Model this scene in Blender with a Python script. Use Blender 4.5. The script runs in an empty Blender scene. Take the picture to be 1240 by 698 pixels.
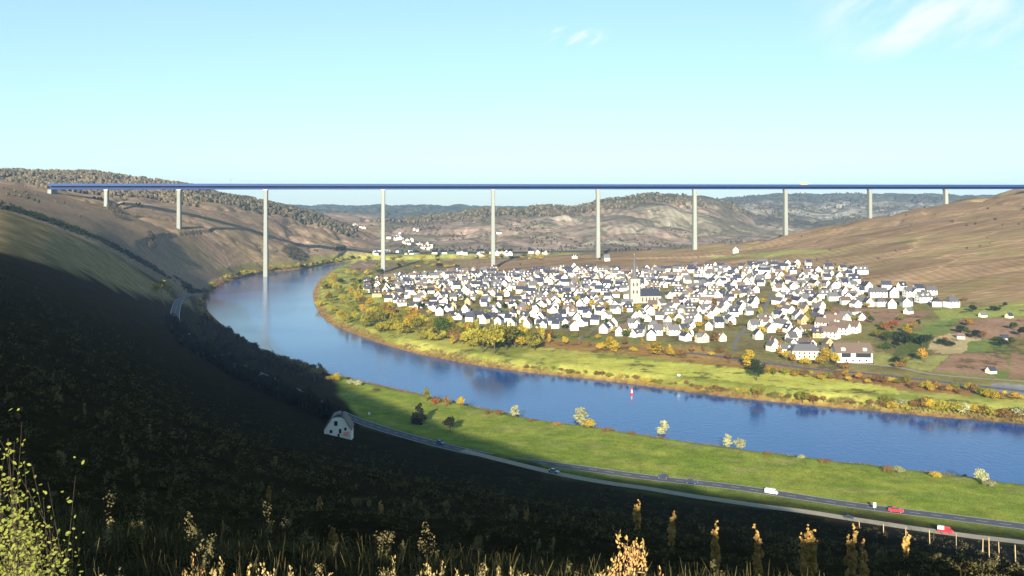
import bpy, math, random
import numpy as np
from mathutils import Vector, Matrix
random.seed(7); RNG = np.random.default_rng(7)
C = bpy.context.scene.collection
F, CX, Y0, EYE = 1150.0, 620.0, 243.0, 130.0     # focal length in photo pixels, principal column, horizon row, eye height over the river
SUN_EL, SUN_AZ = math.radians(16.0), math.radians(8.0)   # the sun stands behind the viewer, a little to the left
LX, LY = math.sin(SUN_AZ), math.cos(SUN_AZ)

# ------------------------------------------------------------------ helpers
def tag(o, label=None, cat=None, group=None, kind=None):
    if label: o['label'] = label
    if cat: o['category'] = cat
    if group: o['group'] = group
    if kind: o['kind'] = kind
    return o

def empty(name, loc, rz=0.0, s=1.0):
    o = bpy.data.objects.new(name, None); C.objects.link(o)
    o.location = loc; o.rotation_euler = (0, 0, rz); o.scale = (s, s, s); o.empty_display_size = .5
    return o

def link(name, me, parent=None, mat=None):
    o = bpy.data.objects.new(name, me); C.objects.link(o)
    if parent: o.parent = parent
    if mat is not None:
        if len(me.materials) == 0: me.materials.append(mat)
        o.material_slots[0].link = 'OBJECT'; o.material_slots[0].material = mat
    return o

class MB:
    """collects boxes, prisms and tubes, then builds one mesh"""
    def __init__(s): s.v = []; s.f = []
    def add(s, vs, fs):
        n = len(s.v); s.v += [tuple(v) for v in vs]; s.f += [tuple(n + i for i in f) for f in fs]; return s
    def box(s, x0, x1, y0, y1, z0, z1):
        return s.add([(x0,y0,z0),(x1,y0,z0),(x1,y1,z0),(x0,y1,z0),(x0,y0,z1),(x1,y0,z1),(x1,y1,z1),(x0,y1,z1)],
                     [(0,3,2,1),(4,5,6,7),(0,1,5,4),(1,2,6,5),(2,3,7,6),(3,0,4,7)])
    def loft(s, rings, cap=True):
        n = len(rings[0]); vs = [p for r in rings for p in r]; fs = []
        for k in range(len(rings) - 1):
            for i in range(n):
                j = (i + 1) % n; fs.append((k*n+i, k*n+j, (k+1)*n+j, (k+1)*n+i))
        if cap: fs.append(tuple(range(n))[::-1]); fs.append(tuple((len(rings)-1)*n + i for i in range(n)))
        return s.add(vs, fs)
    def tube(s, pts, rad, n=6):
        pts = [Vector(p) for p in pts]; rings = []
        for i, p in enumerate(pts):
            d = (pts[min(i+1, len(pts)-1)] - pts[max(i-1, 0)]).normalized()
            a = d.orthogonal().normalized(); b = d.cross(a)
            r = rad[i] if isinstance(rad, (list, tuple)) else rad
            rings.append([p + a*r*math.cos(t*2*math.pi/n) + b*r*math.sin(t*2*math.pi/n) for t in range(n)])
        return s.loft(rings)
    def prism_y(s, prof, y0, y1):
        """profile in x,z pushed from y0 to y1"""
        return s.loft([[(x, y0, z) for x, z in prof], [(x, y1, z) for x, z in prof]])
    def prism_x(s, prof, x0, x1):
        return s.loft([[(x0, y, z) for y, z in prof], [(x1, y, z) for y, z in prof]])
    def mesh(s, name):
        me = bpy.data.meshes.new(name); me.from_pydata(s.v, [], s.f); me.update(); return me
    def build(s, name, mat, parent=None): return link(name, s.mesh(name), parent, mat)

def np_mesh(name, V, Fq, smooth=False, col=None, mat=None):
    me = bpy.data.meshes.new(name); V = np.asarray(V, np.float32); Fq = np.asarray(Fq, np.int32)
    k = Fq.shape[1]; n = len(Fq)
    me.vertices.add(len(V)); me.vertices.foreach_set('co', V.ravel())
    me.loops.add(n*k); me.loops.foreach_set('vertex_index', Fq.ravel())
    me.polygons.add(n); me.polygons.foreach_set('loop_start', np.arange(0, n*k, k, dtype=np.int32))
    me.polygons.foreach_set('loop_total', np.full(n, k, np.int32))
    if smooth: me.polygons.foreach_set('use_smooth', np.ones(n, bool))
    me.update(calc_edges=True)
    if col is not None:
        a = me.color_attributes.new('land', 'FLOAT_COLOR', 'POINT')
        a.data.foreach_set('color', np.concatenate([col, np.ones((len(col), 1))], 1).astype(np.float32).ravel())
    if mat: me.materials.append(mat)
    return me

ONES = ['', 'first','second','third','fourth','fifth','sixth','seventh','eighth','ninth','tenth','eleventh','twelfth','thirteenth',
        'fourteenth','fifteenth','sixteenth','seventeenth','eighteenth','nineteenth']
TENS = {2:'twent',3:'thirt',4:'fort',5:'fift',6:'sixt',7:'sevent',8:'eight',9:'ninet'}
def ordinal(n):
    if n < 20: return ONES[n]
    if n >= 100: return 'hundred-and-' + ordinal(n-100) if n > 100 else 'hundredth'
    t, o = divmod(n, 10)
    return TENS[t] + ('ieth' if o == 0 else 'y-' + ONES[o])

# ------------------------------------------------------------------ noise
_perm = np.random.default_rng(3).random(65536)
def vnoise(x, y, seed=0):
    xi = np.floor(x).astype(np.int64); yi = np.floor(y).astype(np.int64); fx = x - xi; fy = y - yi
    fx = fx*fx*(3-2*fx); fy = fy*fy*(3-2*fy)
    def h(a, b): return _perm[(a*7919 + b*104729 + seed*1013) & 65535]
    return (h(xi,yi)*(1-fx)+h(xi+1,yi)*fx)*(1-fy) + (h(xi,yi+1)*(1-fx)+h(xi+1,yi+1)*fx)*fy
def fbm(x, y, o=4, seed=0):
    s = 0; a = .5; t = 0
    for k in range(o):
        s = s + a*vnoise(x, y, seed+k); t += a; x = x*2.03+17.1; y = y*2.03-9.7; a *= .5
    return s/t
def sstep(a, b, x): t = np.clip((x-a)/(b-a), 0, 1); return t*t*(3-2*t)

# ------------------------------------------------------------------ terrain as profiles: per bearing, 16 stations (distance, height)
def zy(D, y): return EYE - (y - Y0)*D/F
COL = {
 -600: [(30,620),(85,520),(200,400),(420,290),(620,235),(760,215),(880,222),(1100,210),(1550,190),(1700,185),(1900,190),(2200,185),(2600,180),(3600,200),(5500,235),(20000,249)],
    0: [(30,640),(85,545),(200,430),(420,325),(620,275),(760,251),(880,262),(1100,243),(1590,219),(1700,216),(1850,221),(2200,208),(2600,203),(3600,225),(5500,240),(20000,249)],
   60: [(30,648),(85,560),(200,448),(430,350),(650,297),(800,270),(920,281),(1150,258),(1590,232),(1700,226),(1850,229),(2200,216),(2600,206),(3600,228),(5500,242),(20000,249)],
  120: [(30,656),(85,575),(200,466),(450,382),(700,325),(850,294),(970,305),(1200,278),(1600,247),(1750,236),(1900,238),(2200,226),(2600,211),(3600,230),(5500,244),(20000,249)],
  180: [(30,662),(85,590),(200,490),(480,420),(800,358),(950,323),(1080,334),(1250,312),(1600,264),(1850,240),(2000,239),(2250,231),(2600,214),(3600,235),(5500,246),(20000,249)],
  240: [(30,668),(85,602),(200,512),(500,465),(800,400),(1050,362),(1200,8,0),(1340,8,0),(1610,287),(1850,256),(2000,250),(2250,240),(2600,226),(3600,240),(5500,248),(20000,249)],
  280: [(30,670),(85,610),(200,530),(520,22,0),(760,9,0),(1050,5,0),(1250,4,0),(1500,5,0),(1640,304),(1950,262),(2100,255),(2300,246),(2600,238),(3600,250),(5500,249),(20000,249)],
  320: [(30,671),(85,618),(200,545),(500,20,0),(700,6,0),(1050,4,0),(1300,4,0),(1600,4,0),(1690,10,0),(2000,275),(2150,262),(2350,250),(2550,242),(3600,255),(5500,249),(20000,249)],
  375: [(30,672),(85,621),(200,557),(500,13,0),(620,5,0),(900,4,0),(1250,5,0),(1650,4,0),(1800,9,0),(2150,285),(2300,275),(2450,262),(2600,255),(3600,262),(5500,249),(20000,249)],
  420: [(30,673),(85,624),(200,564),(490,10,0),(600,5,0),(900,4,0),(1250,5,0),(1700,5,0),(1900,9,0),(2200,295),(2350,288),(2500,279),(2650,273),(3600,270),(5500,249),(20000,249)],
  455: [(30,675),(85,627),(200,570),(470,9,0),(580,5,0),(880,5,0),(1200,6,0),(1700,5,0),(1900,8,0),(2100,10,0),(2300,302),(2500,293),(3000,270),(3800,272),(5500,249),(20000,249)],
  520: [(30,680),(85,633),(200,582),(440,9,0),(560,5,0),(850,6,0),(1150,9,0),(1500,7,0),(1650,6,0),(1850,8,0),(2050,10,0),(2400,296),(3200,260),(3800,272),(5500,249),(20000,249)],
  600: [(30,685),(85,634),(200,598),(425,9,0),(550,5,0),(800,6,0),(1050,10,0),(1400,12,0),(1660,327),(1780,14,0),(1950,10,0),(2200,305),(3200,250),(3800,262),(5500,250),(20000,249)],
  700: [(30,690),(85,643),(200,616),(410,8,0),(540,5,0),(750,6,0),(1000,11,0),(1350,16,0),(1670,314),(1800,308),(1950,20,0),(2300,302),(3200,245),(3800,262),(5500,255),(20000,249)],
  760: [(30,691),(85,648),(200,624),(405,7,0),(540,5,0),(740,6,0),(950,12,0),(1330,18,0),(1680,309),(1800,304),(1950,22,0),(2300,300),(3200,234),(3800,258),(5500,255),(20000,249)],
  830: [(30,692),(85,653),(200,633),(395,6,0),(530,5,0),(720,6,0),(900,12,0),(1300,22,0),(1690,303),(1800,299),(2000,20,0),(2500,295),(3200,231),(3800,252),(5500,250),(20000,249)],
  870: [(30,693),(85,656),(200,639),(390,6,0),(530,5,0),(710,6,0),(880,12,0),(1280,23,0),(1695,298),(1800,294),(2000,20,0),(2600,290),(3300,240),(3900,252),(5500,240),(20000,249)],
  920: [(30,694),(85,661),(200,646),(385,6,0),(520,5,0),(700,6,0),(860,12,0),(1240,26,0),(1700,292),(1800,289),(2100,20,0),(2800,285),(3600,262),(4400,252),(5500,235),(20000,249)],
 1000: [(30,695),(85,669),(200,656),(370,6,0),(510,5,0),(680,6,0),(820,12,0),(1130,26,0),(1710,275),(1800,271),(2100,20,0),(2800,290),(3600,270),(4400,255),(5500,234),(20000,249)],
 1088: [(30,696),(85,675),(200,667),(360,6,0),(500,5,0),(670,6,0),(790,12,0),(1050,26,0),(1715,255),(1800,251),(2100,30,0),(2800,290),(3600,270),(4400,255),(5500,234),(20000,249)],
 1145: [(30,697),(85,680),(200,673),(352,6,0),(490,5,0),(660,6,0),(770,12,0),(1000,26,0),(1722,246),(1800,240),(2100,50,0),(2800,285),(3600,270),(4400,255),(5500,235),(20000,249)],
 1240: [(30,700),(85,700),(200,690),(345,6,0),(480,5,0),(650,6,0),(750,12,0),(930,26,0),(1735,233),(1830,228),(2100,226),(2800,240),(3600,250),(4400,255),(5500,237),(20000,249)],
 1500: [(30,720),(85,735),(200,728),(330,6,0),(460,5,0),(630,6,0),(730,12,0),(880,26,0),(1740,205),(1850,198),(2100,196),(2800,200),(3600,220),(4400,235),(5500,237),(20000,249)],
 1900: [(30,740),(85,775),(200,765),(300,6,0),(430,5,0),(600,6,0),(700,12,0),(850,26,0),(1700,185),(1850,180),(2100,180),(2800,190),(3600,210),(4400,235),(5500,240),(20000,249)],
}
NPX, NLD = 626, 900
PXS = np.linspace(-600, 1900, NPX); LDS = np.linspace(math.log(28), math.log(20000), NLD)
cols = sorted(COL)
KD = np.array([[math.log(p[0]) for p in COL[c]] for c in cols])
KZ = np.array([[p[1] if len(p) == 3 else zy(*p) for p in COL[c]] for c in cols])
fd = np.stack([np.interp(PXS, cols, KD[:, k]) for k in range(16)], 1)
fz = np.stack([np.interp(PXS, cols, KZ[:, k]) for k in range(16)], 1)
def gsmooth(A, sig, ax):
    r = int(3*sig)+1; k = np.exp(-.5*(np.arange(-r, r+1)/sig)**2); k /= k.sum()
    P = np.pad(A, [(r, r) if a == ax else (0, 0) for a in range(A.ndim)], mode='edge')
    out = 0
    for i, w in enumerate(k):
        sl = [slice(None)]*A.ndim; sl[ax] = slice(i, i+A.shape[ax]); out = out + w*P[tuple(sl)]
    return out
fd = gsmooth(fd, 3.0, 0); fz = gsmooth(fz, 3.0, 0)
TZ = np.zeros((NPX, NLD)); TK = np.zeros((NPX, NLD))
for i in range(NPX):
    TZ[i] = np.interp(LDS, fd[i], fz[i]); TK[i] = np.interp(LDS, fd[i], np.arange(16))
TZ = gsmooth(TZ, 4.0, 1)
def look(T, px, D):
    a = np.clip((px-PXS[0])/(PXS[1]-PXS[0]), 0, NPX-1.001); b = np.clip((np.log(np.maximum(D, 1))-LDS[0])/(LDS[1]-LDS[0]), 0, NLD-1.001)
    i = a.astype(int); j = b.astype(int); u = a-i; v = b-j
    return (T[i,j]*(1-u)+T[i+1,j]*u)*(1-v) + (T[i,j+1]*(1-u)+T[i+1,j+1]*u)*v
BX = [-3000,-1500,-800,-510,-410,-353,-193,-100,-32,0,70,132,200,400,800]; BZ = [340,340,335,322,275,253,187,154,134,125.6,110.5,98,73,26,15]
def strip(X, Yd):
    px = CX + F*X/Yd
    zs = look(TZ, px, Yd)
    # wide of the view: the long hillside falling to the valley
    wide = np.maximum(np.interp(X, BX, BZ) - .3*Yd, np.minimum(zs, 6+400*sstep(330, 700, Yd)))
    w = sstep(.75, 1.1, np.abs(X/Yd))
    return zs*(1-w) + wide*w
def base_h(X, Y):
    Yd = np.maximum(Y, 30.0); z = strip(X, Yd)
    br = np.interp(X, BX, BZ) + .12*np.clip(-Y, 0, 200)
    t = np.clip(Y/30.0, 0, 1)
    return br*(1-t) + z*t
def kcoord(X, Y):
    Yd = np.maximum(Y, 30.0); return look(TK, CX + F*X/Yd, Yd)

def G(px, py, z=0.0):
    D = F*(EYE-z)/(py-Y0); return ((px-CX)/F*D, D)

# ------------------------------------------------------------------ river
NEAR = [G(1900,700),G(1500,625),(G(1240,590)),G(1120,575),G(1000,560),G(860,541),G(700,518),G(620,504),G(540,486),G(470,471),G(430,461),G(390,450),G(350,436),G(318,424),
        G(285,405),G(262,388),G(250,372),G(254,356),G(275,342),G(320,331),G(365,326),G(400,320.5),G(440,316.5),(-150,2050),(60,2080)]
FARB = [(60,2000),(-150,1975),G(432,320),G(408,325),G(394,334),G(383,345),G(379,358),G(384,375),G(400,392),G(435,407),G(480,422),G(540,436),G(620,449),G(700,458),G(760,465),G(840,476),G(900,483),
        G(1000,493),G(1100,502),G(1240,514),G(1500,538),G(1900,575)]
POLY = np.array(NEAR + FARB)
def chain(P, n=6):
    """smooth a polyline by Catmull-Rom"""
    P = np.array(P); out = []
    for i in range(len(P)-1):
        a, b, c, d = P[max(i-1,0)], P[i], P[i+1], P[min(i+2,len(P)-1)]
        for t in np.arange(n)/n:
            out.append(.5*((2*b)+(-a+c)*t+(2*a-5*b+4*c-d)*t*t+(-a+3*b-3*c+d)*t**3))
    out.append(P[-1]); return np.array(out)
NEARs, FARs = chain(NEAR, 4), chain(FARB, 4)
RIV = np.concatenate([NEARs, FARs])
def seg_dist(X, Y, P, closed=False):
    best = np.full(X.shape, 1e9); arg = np.zeros(X.shape, int); tt = np.zeros(X.shape)
    n = len(P) if closed else len(P)-1
    for i in range(n):
        a = P[i]; b = P[(i+1) % len(P)]; dx, dy = b-a; L = dx*dx+dy*dy+1e-9
        t = np.clip(((X-a[0])*dx+(Y-a[1])*dy)/L, 0, 1)
        d = (X-a[0]-t*dx)**2+(Y-a[1]-t*dy)**2; m = d < best
        best = np.where(m, d, best); arg = np.where(m, i, arg); tt = np.where(m, t, tt)
    return np.sqrt(best), arg, tt
def inside(X, Y, P):
    c = np.zeros(X.shape, bool); n = len(P)
    for i in range(n):
        x1, y1 = P[i]; x2, y2 = P[(i+1) % n]
        if y1 == y2: continue
        m = ((y1 > Y) != (y2 > Y)) & (X < (x2-x1)*(Y-y1)/(y2-y1)+x1); c ^= m
    return c
def riv_sd(X, Y):
    out = np.full(X.shape, 99.0); m = (Y > 250) & (Y < 2150) & (X > -800) & (X < 700)
    if m.any():
        x, y = X[m], Y[m]; d, _, _ = seg_dist(x, y, RIV, True); out[m] = np.where(inside(x, y, RIV), -d, d)
    return out

def h1(X, Y):
    """relief without roads"""
    z = base_h(X, Y); D = np.maximum(Y, 20)
    steep = sstep(10, 40, z)*sstep(250, 1200, D)
    amp = np.interp(D, [0, 300, 1200, 2500, 6000], [0, 0, 3, 11, 22])
    z = z + steep*amp*(fbm(X/160, Y/160, 5, 11)-.5)*2
    z = z - steep*amp*1.5*(1-np.abs(2*fbm(X/110+9, Y/150, 4, 17)-1))**6*sstep(1200, 1800, D)
    near = sstep(6, 25, Y)*sstep(420, 250, Y)*sstep(12, 25, z)
    z = z + near*(fbm(X/14, Y/14, 4, 5)-.5)*2.2
    z = z + sstep(1, 6, D)*(fbm(X/2.2, Y/2.2, 3, 8)-.5)*.25*sstep(200, 50, D)
    z = z + (fbm(X/60, Y/60, 3, 21)-.5)*1.2*sstep(300, 500, D)*(1-steep)
    sd = riv_sd(X, Y)
    nz = (fbm(X/25, Y/25, 3, 31)-.5)*5
    bank = np.where(sd > 0, .15 + np.maximum(sd+nz*sstep(0, 6, sd), 0)*.33, np.maximum(-3.0, sd*.4))
    bank = bank + np.maximum(sd-18, 0)*.5
    return np.where(sd < 98, np.minimum(np.maximum(z, np.where(sd > 0, 1.5, z)), bank), z), sd

NR, NC = 1150, 1050
w = np.exp(np.linspace(math.log(20), math.log(14160), NR)); YS = w - 160
t = np.linspace(-1, 1, NC); US = .62*t + 3.4*np.sign(t)*np.clip(np.abs(t)-.8, 0, 1)**2/.04*.8 + .1*t**3
Yg, Ug = np.meshgrid(YS, US, indexing='ij'); Xg = Ug*(Yg+160)
Zg, SD = h1(Xg, Yg)
def gl(X, Y):
    X = np.asarray(X, float); Y = np.asarray(Y, float)
    a = np.interp(Y, YS, np.arange(NR)); a = np.minimum(a, NR-1.001); b = np.minimum(np.interp(X/(np.maximum(Y, YS[0])+160), US, np.arange(NC)), NC-1.001)
    i = a.astype(int); j = b.astype(int); u = a-i; v = b-j
    return (Zg[i,j]*(1-v)+Zg[i,j+1]*v)*(1-u) + (Zg[i+1,j]*(1-v)+Zg[i+1,j+1]*v)*u
ROADS = {}
def hit(px, py):
    a, b = math.log(4), math.log(7000)
    for n_ in (900, 24):
        D = np.exp(np.linspace(a, b, n_)); X = (px-CX)/F*D; zr = EYE-(py-Y0)*D/F
        g = gl(X, D) - zr; i = int(np.argmax(g >= 0))
        if g[i] < 0: i = len(D)-1
        i = max(i, 1); a, b = math.log(D[i-1]), math.log(D[i])
    t = min(max(g[i-1]/(g[i-1]-g[i]+1e-9), 0), 1); d = D[i-1]+(D[i]-D[i-1])*t
    return (px-CX)/F*d, d
def road_from_px(name, pts, width):
    W = [hit(x, y) for x, y in pts]
    P = chain(W, 10); z = gl(P[:,0], P[:,1])
    for _ in range(6): z = np.convolve(np.pad(z, 2, mode='edge'), np.ones(5)/5, 'valid')
    z = np.maximum(z, 2.2); ROADS[name] = (P, z, width)
road_from_px('river_road', [(245,351),(222,362),(212,378),(216,396),(232,412),(262,430),(300,448),(345,468),(390,490),(430,508),(510,533),(600,553),(703,567),(775,577),(858,586.5),(920,594.5),(1000,607),(1064,616),(1150,626.5),(1240,638),(1420,660),(1700,690)], 8.0)
road_from_px('service_road', [(560,545.5),(610,558),(672,573),(730,584),(791,593),(855,603.5),(920,612.5),(982,621),(1040,630),(1100,639),(1170,649),(1240,659),(1420,684),(1700,722)], 5.0)
road_from_px('valley_road', [(806,425),(860,430.5),(930,440),(992,448),(1044,452),(1126,461),(1240,474),(1400,492),(1700,520)], 7.5)
road_from_px('field_lane', [(975,436),(1018,439),(1080,444),(1126,453),(1180,458),(1240,462),(1400,474)], 4.5)
road_from_px('village_street', [(700,413),(715,402),(740,390),(770,377),(800,362),(840,344)], 3.6)
road_from_px('village_street_2', [(889,424),(892,413),(905,395),(925,375),(935,352)], 3.6)
road_from_px('village_street_3', [(556,392),(585,375),(630,358),(690,342)], 3.6)
road_from_px('village_street_4', [(500,368),(560,372),(640,379),(720,388),(820,398),(920,408),(985,414)], 4.2)
for P, rz, w in ROADS.values():
    lo = P.min(0)-30; hi = P.max(0)+30
    m = (Xg > lo[0]) & (Xg < hi[0]) & (Yg > lo[1]) & (Yg < hi[1])
    d, a, t = seg_dist(Xg[m], Yg[m], P); zr = rz[a]*(1-t)+rz[np.minimum(a+1, len(rz)-1)]*t
    k = sstep(w/2+9, w/2+2.5, d); Zg[m] = Zg[m]*(1-k)+(zr-.12)*k
H = gl
def gz(x, y): return float(gl(np.array([x]), np.array([y]))[0])
def ground(px, py):
    x, y = hit(px, py); return Vector((x, y, gz(x, y)))

# ------------------------------------------------------------------ materials
def new_mat(name):
    m = bpy.data.materials.new(name); m.use_nodes = True; nt = m.node_tree; nt.nodes.clear()
    o = nt.nodes.new('ShaderNodeOutputMaterial'); return m, nt, o
def N(nt, t, **kw):
    n = nt.nodes.new(t)
    for k, v in kw.items():
        if k in n.inputs.keys(): n.inputs[k].default_value = v
        else: setattr(n, k, v)
    return n
def plain(name, col, rough=.8, var=.12, scale=1.5, spec=.3, metal=0.0, rnd=.1):
    m, nt, o = new_mat(name); L = nt.links.new
    b = N(nt, 'ShaderNodeBsdfPrincipled'); b.inputs['Roughness'].default_value = rough; b.inputs['Specular IOR Level'].default_value = spec; b.inputs['Metallic'].default_value = metal
    tc = N(nt, 'ShaderNodeTexCoord'); no = N(nt, 'ShaderNodeTexNoise'); no.inputs['Scale'].default_value = scale; no.inputs['Detail'].default_value = 4
    L(tc.outputs['Object'], no.inputs['Vector'])
    oi = N(nt, 'ShaderNodeObjectInfo')
    a = N(nt, 'ShaderNodeMath', operation='MULTIPLY_ADD'); L(no.outputs['Fac'], a.inputs[0]); a.inputs[1].default_value = 2*var; a.inputs[2].default_value = 1-var
    c = N(nt, 'ShaderNodeMath', operation='MULTIPLY_ADD'); L(oi.outputs['Random'], c.inputs[0]); c.inputs[1].default_value = 2*rnd; c.inputs[2].default_value = 1-rnd
    d = N(nt, 'ShaderNodeMath', operation='MULTIPLY'); L(a.outputs[0], d.inputs[0]); L(c.outputs[0], d.inputs[1])
    v = N(nt, 'ShaderNodeVectorMath', operation='SCALE'); v.inputs[0].default_value = col; L(d.outputs[0], v.inputs['Scale'])
    L(v.outputs[0], b.inputs['Base Color']); L(b.outputs[0], o.inputs[0]); return m
def leaf_mat(name, col, col2, trans=.25, scale=.5, rnd=.25):
    m, nt, o = new_mat(name); L = nt.links.new
    g = N(nt, 'ShaderNodeNewGeometry'); no = N(nt, 'ShaderNodeTexNoise'); no.inputs['Scale'].default_value = scale; no.inputs['Detail'].default_value = 3
    L(g.outputs['Position'], no.inputs['Vector'])
    r = N(nt, 'ShaderNodeMapRange'); L(no.outputs['Fac'], r.inputs[0]); r.inputs[1].default_value = .38; r.inputs[2].default_value = .62
    mx = N(nt, 'ShaderNodeMix', data_type='RGBA'); L(r.outputs[0], mx.inputs[0]); mx.inputs[6].default_value = (*col, 1); mx.inputs[7].default_value = (*col2, 1)
    oi = N(nt, 'ShaderNodeObjectInfo'); c = N(nt, 'ShaderNodeMath', operation='MULTIPLY_ADD'); L(oi.outputs['Random'], c.inputs[0]); c.inputs[1].default_value = 2*rnd; c.inputs[2].default_value = 1-rnd
    v = N(nt, 'ShaderNodeVectorMath', operation='SCALE'); L(mx.outputs[2], v.inputs[0]); L(c.outputs[0], v.inputs['Scale'])
    d = N(nt, 'ShaderNodeBsdfDiffuse'); t = N(nt, 'ShaderNodeBsdfTranslucent'); s = N(nt, 'ShaderNodeMixShader'); s.inputs[0].default_value = trans
    L(v.outputs[0], d.inputs[0]); L(v.outputs[0], t.inputs[0]); L(d.outputs[0], s.inputs[1]); L(t.outputs[0], s.inputs[2]); L(s.outputs[0], o.inputs[0]); return m

def ground_mat(name, fine, stretch=(1, 1, 1), amp=.35, fine_amp=.3, patch=0.0, patch_scale=.01, rows=0.0, bump=.0, tint=(.55, .42, .2), scrub=None, row_scale=.03, track=1.3):
    """land colour stored per place, broken up by soil noise, plots and rows"""
    m, nt, o = new_mat(name); L = nt.links.new
    g = N(nt, 'ShaderNodeNewGeometry'); at = N(nt, 'ShaderNodeVertexColor', layer_name='land')
    mp = N(nt, 'ShaderNodeMapping'); mp.inputs['Scale'].default_value = stretch; L(g.outputs['Position'], mp.inputs[0])
    n1 = N(nt, 'ShaderNodeTexNoise'); n1.inputs['Scale'].default_value = fine*.12; n1.inputs['Detail'].default_value = 6; n1.inputs['Roughness'].default_value = .65; L(mp.outputs[0], n1.inputs['Vector'])
    n2 = N(nt, 'ShaderNodeTexNoise'); n2.inputs['Scale'].default_value = fine; n2.inputs['Detail'].default_value = 5; n2.inputs['Roughness'].default_value = .7; L(mp.outputs[0], n2.inputs['Vector'])
    def ma(src, a):
        x = N(nt, 'ShaderNodeMapRange'); L(src, x.inputs[0]); x.inputs[1].default_value = .25; x.inputs[2].default_value = .75; x.inputs[3].default_value = 1-a; x.inputs[4].default_value = 1+a; return x.outputs[0]
    f = N(nt, 'ShaderNodeMath', operation='MULTIPLY'); L(ma(n1.outputs['Fac'], amp), f.inputs[0]); L(ma(n2.outputs['Fac'], fine_amp), f.inputs[1]); fac = f.outputs[0]
    if patch:
        vo = N(nt, 'ShaderNodeTexVoronoi'); vo.inputs['Scale'].default_value = patch_scale; L(mp.outputs[0], vo.inputs['Vector'])
        sx = N(nt, 'ShaderNodeSeparateColor'); L(vo.outputs['Color'], sx.inputs[0])
        x = N(nt, 'ShaderNodeMath', operation='MULTIPLY_ADD'); L(sx.outputs[0], x.inputs[0]); x.inputs[1].default_value = 2*patch; x.inputs[2].default_value = 1-patch
        q = N(nt, 'ShaderNodeMath', operation='MULTIPLY'); L(fac, q.inputs[0]); L(x.outputs[0], q.inputs[1]); fac = q.outputs[0]
    if rows:
        cc = N(nt, 'ShaderNodeSeparateColor'); L(vo.outputs['Color'], cc.inputs[0]); ws = []
        for bd in ('X', 'Y', 'DIAGONAL'):
            wv = N(nt, 'ShaderNodeTexWave'); wv.inputs['Scale'].default_value = row_scale; wv.inputs['Distortion'].default_value = .6; wv.inputs['Detail'].default_value = 2; wv.bands_direction = bd; L(g.outputs['Position'], wv.inputs[0]); ws.append(wv.outputs['Fac'])
        gt1 = N(nt, 'ShaderNodeMath', operation='GREATER_THAN'); L(cc.outputs[1], gt1.inputs[0]); gt1.inputs[1].default_value = .45
        gt2 = N(nt, 'ShaderNodeMath', operation='GREATER_THAN'); L(cc.outputs[2], gt2.inputs[0]); gt2.inputs[1].default_value = .6
        a1 = N(nt, 'ShaderNodeMix'); L(gt1.outputs[0], a1.inputs[0]); L(ws[0], a1.inputs[2]); L(ws[1], a1.inputs[3])
        a2 = N(nt, 'ShaderNodeMix'); L(gt2.outputs[0], a2.inputs[0]); L(a1.outputs[0], a2.inputs[2]); L(ws[2], a2.inputs[3])
        x = N(nt, 'ShaderNodeMath', operation='MULTIPLY_ADD'); L(a2.outputs[0], x.inputs[0]); x.inputs[1].default_value = 2*rows; x.inputs[2].default_value = 1-rows
        q = N(nt, 'ShaderNodeMath', operation='MULTIPLY'); L(fac, q.inputs[0]); L(x.outputs[0], q.inputs[1]); fac = q.outputs[0]
        ve = N(nt, 'ShaderNodeTexVoronoi', feature='DISTANCE_TO_EDGE'); ve.inputs['Scale'].default_value = patch_scale; L(mp.outputs[0], ve.inputs['Vector'])
        te_ = N(nt, 'ShaderNodeMapRange'); L(ve.outputs['Distance'], te_.inputs[0]); te_.inputs[1].default_value = .012; te_.inputs[2].default_value = .03; te_.inputs[3].default_value = track; te_.inputs[4].default_value = 1
        q = N(nt, 'ShaderNodeMath', operation='MULTIPLY'); L(fac, q.inputs[0]); L(te_.outputs[0], q.inputs[1]); fac = q.outputs[0]
    v = N(nt, 'ShaderNodeVectorMath', operation='SCALE'); L(at.outputs[0], v.inputs[0]); L(fac, v.inputs['Scale'])
    # warm or green drift of hue
    n3 = N(nt, 'ShaderNodeTexNoise'); n3.inputs['Scale'].default_value = fine*.3; n3.inputs['Detail'].default_value = 3; L(mp.outputs[0], n3.inputs['Vector'])
    r3 = N(nt, 'ShaderNodeMapRange'); L(n3.outputs['Fac'], r3.inputs[0]); r3.inputs[1].default_value = .45; r3.inputs[2].default_value = .75; r3.inputs[4].default_value = .45
    mul = N(nt, 'ShaderNodeVectorMath', operation='MULTIPLY'); L(v.outputs[0], mul.inputs[0]); mul.inputs[1].default_value = tint
    mx = N(nt, 'ShaderNodeMix', data_type='RGBA'); L(r3.outputs[0], mx.inputs[0]); L(v.outputs[0], mx.inputs[6]); L(mul.outputs[0], mx.inputs[7])
    b = N(nt, 'ShaderNodeBsdfPrincipled'); b.inputs['Roughness'].default_value = 1; b.inputs['Specular IOR Level'].default_value = 0.0
    L(mx.outputs[2], b.inputs['Base Color'])
    if scrub:
        sc_, th, c_, st_ = scrub; n4 = N(nt, 'ShaderNodeTexNoise'); n4.inputs['Scale'].default_value = sc_; n4.inputs['Detail'].default_value = 8; n4.inputs['Roughness'].default_value = .72; L(mp.outputs[0], n4.inputs['Vector'])
        r4 = N(nt, 'ShaderNodeMapRange'); L(n4.outputs['Fac'], r4.inputs[0]); r4.inputs[1].default_value = th; r4.inputs[2].default_value = th+.05; r4.inputs[4].default_value = st_
        m4 = N(nt, 'ShaderNodeMix', data_type='RGBA'); L(r4.outputs[0], m4.inputs[0]); L(mx.outputs[2], m4.inputs[6]); m4.inputs[7].default_value = (*c_, 1); L(m4.outputs[2], b.inputs['Base Color'])
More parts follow.
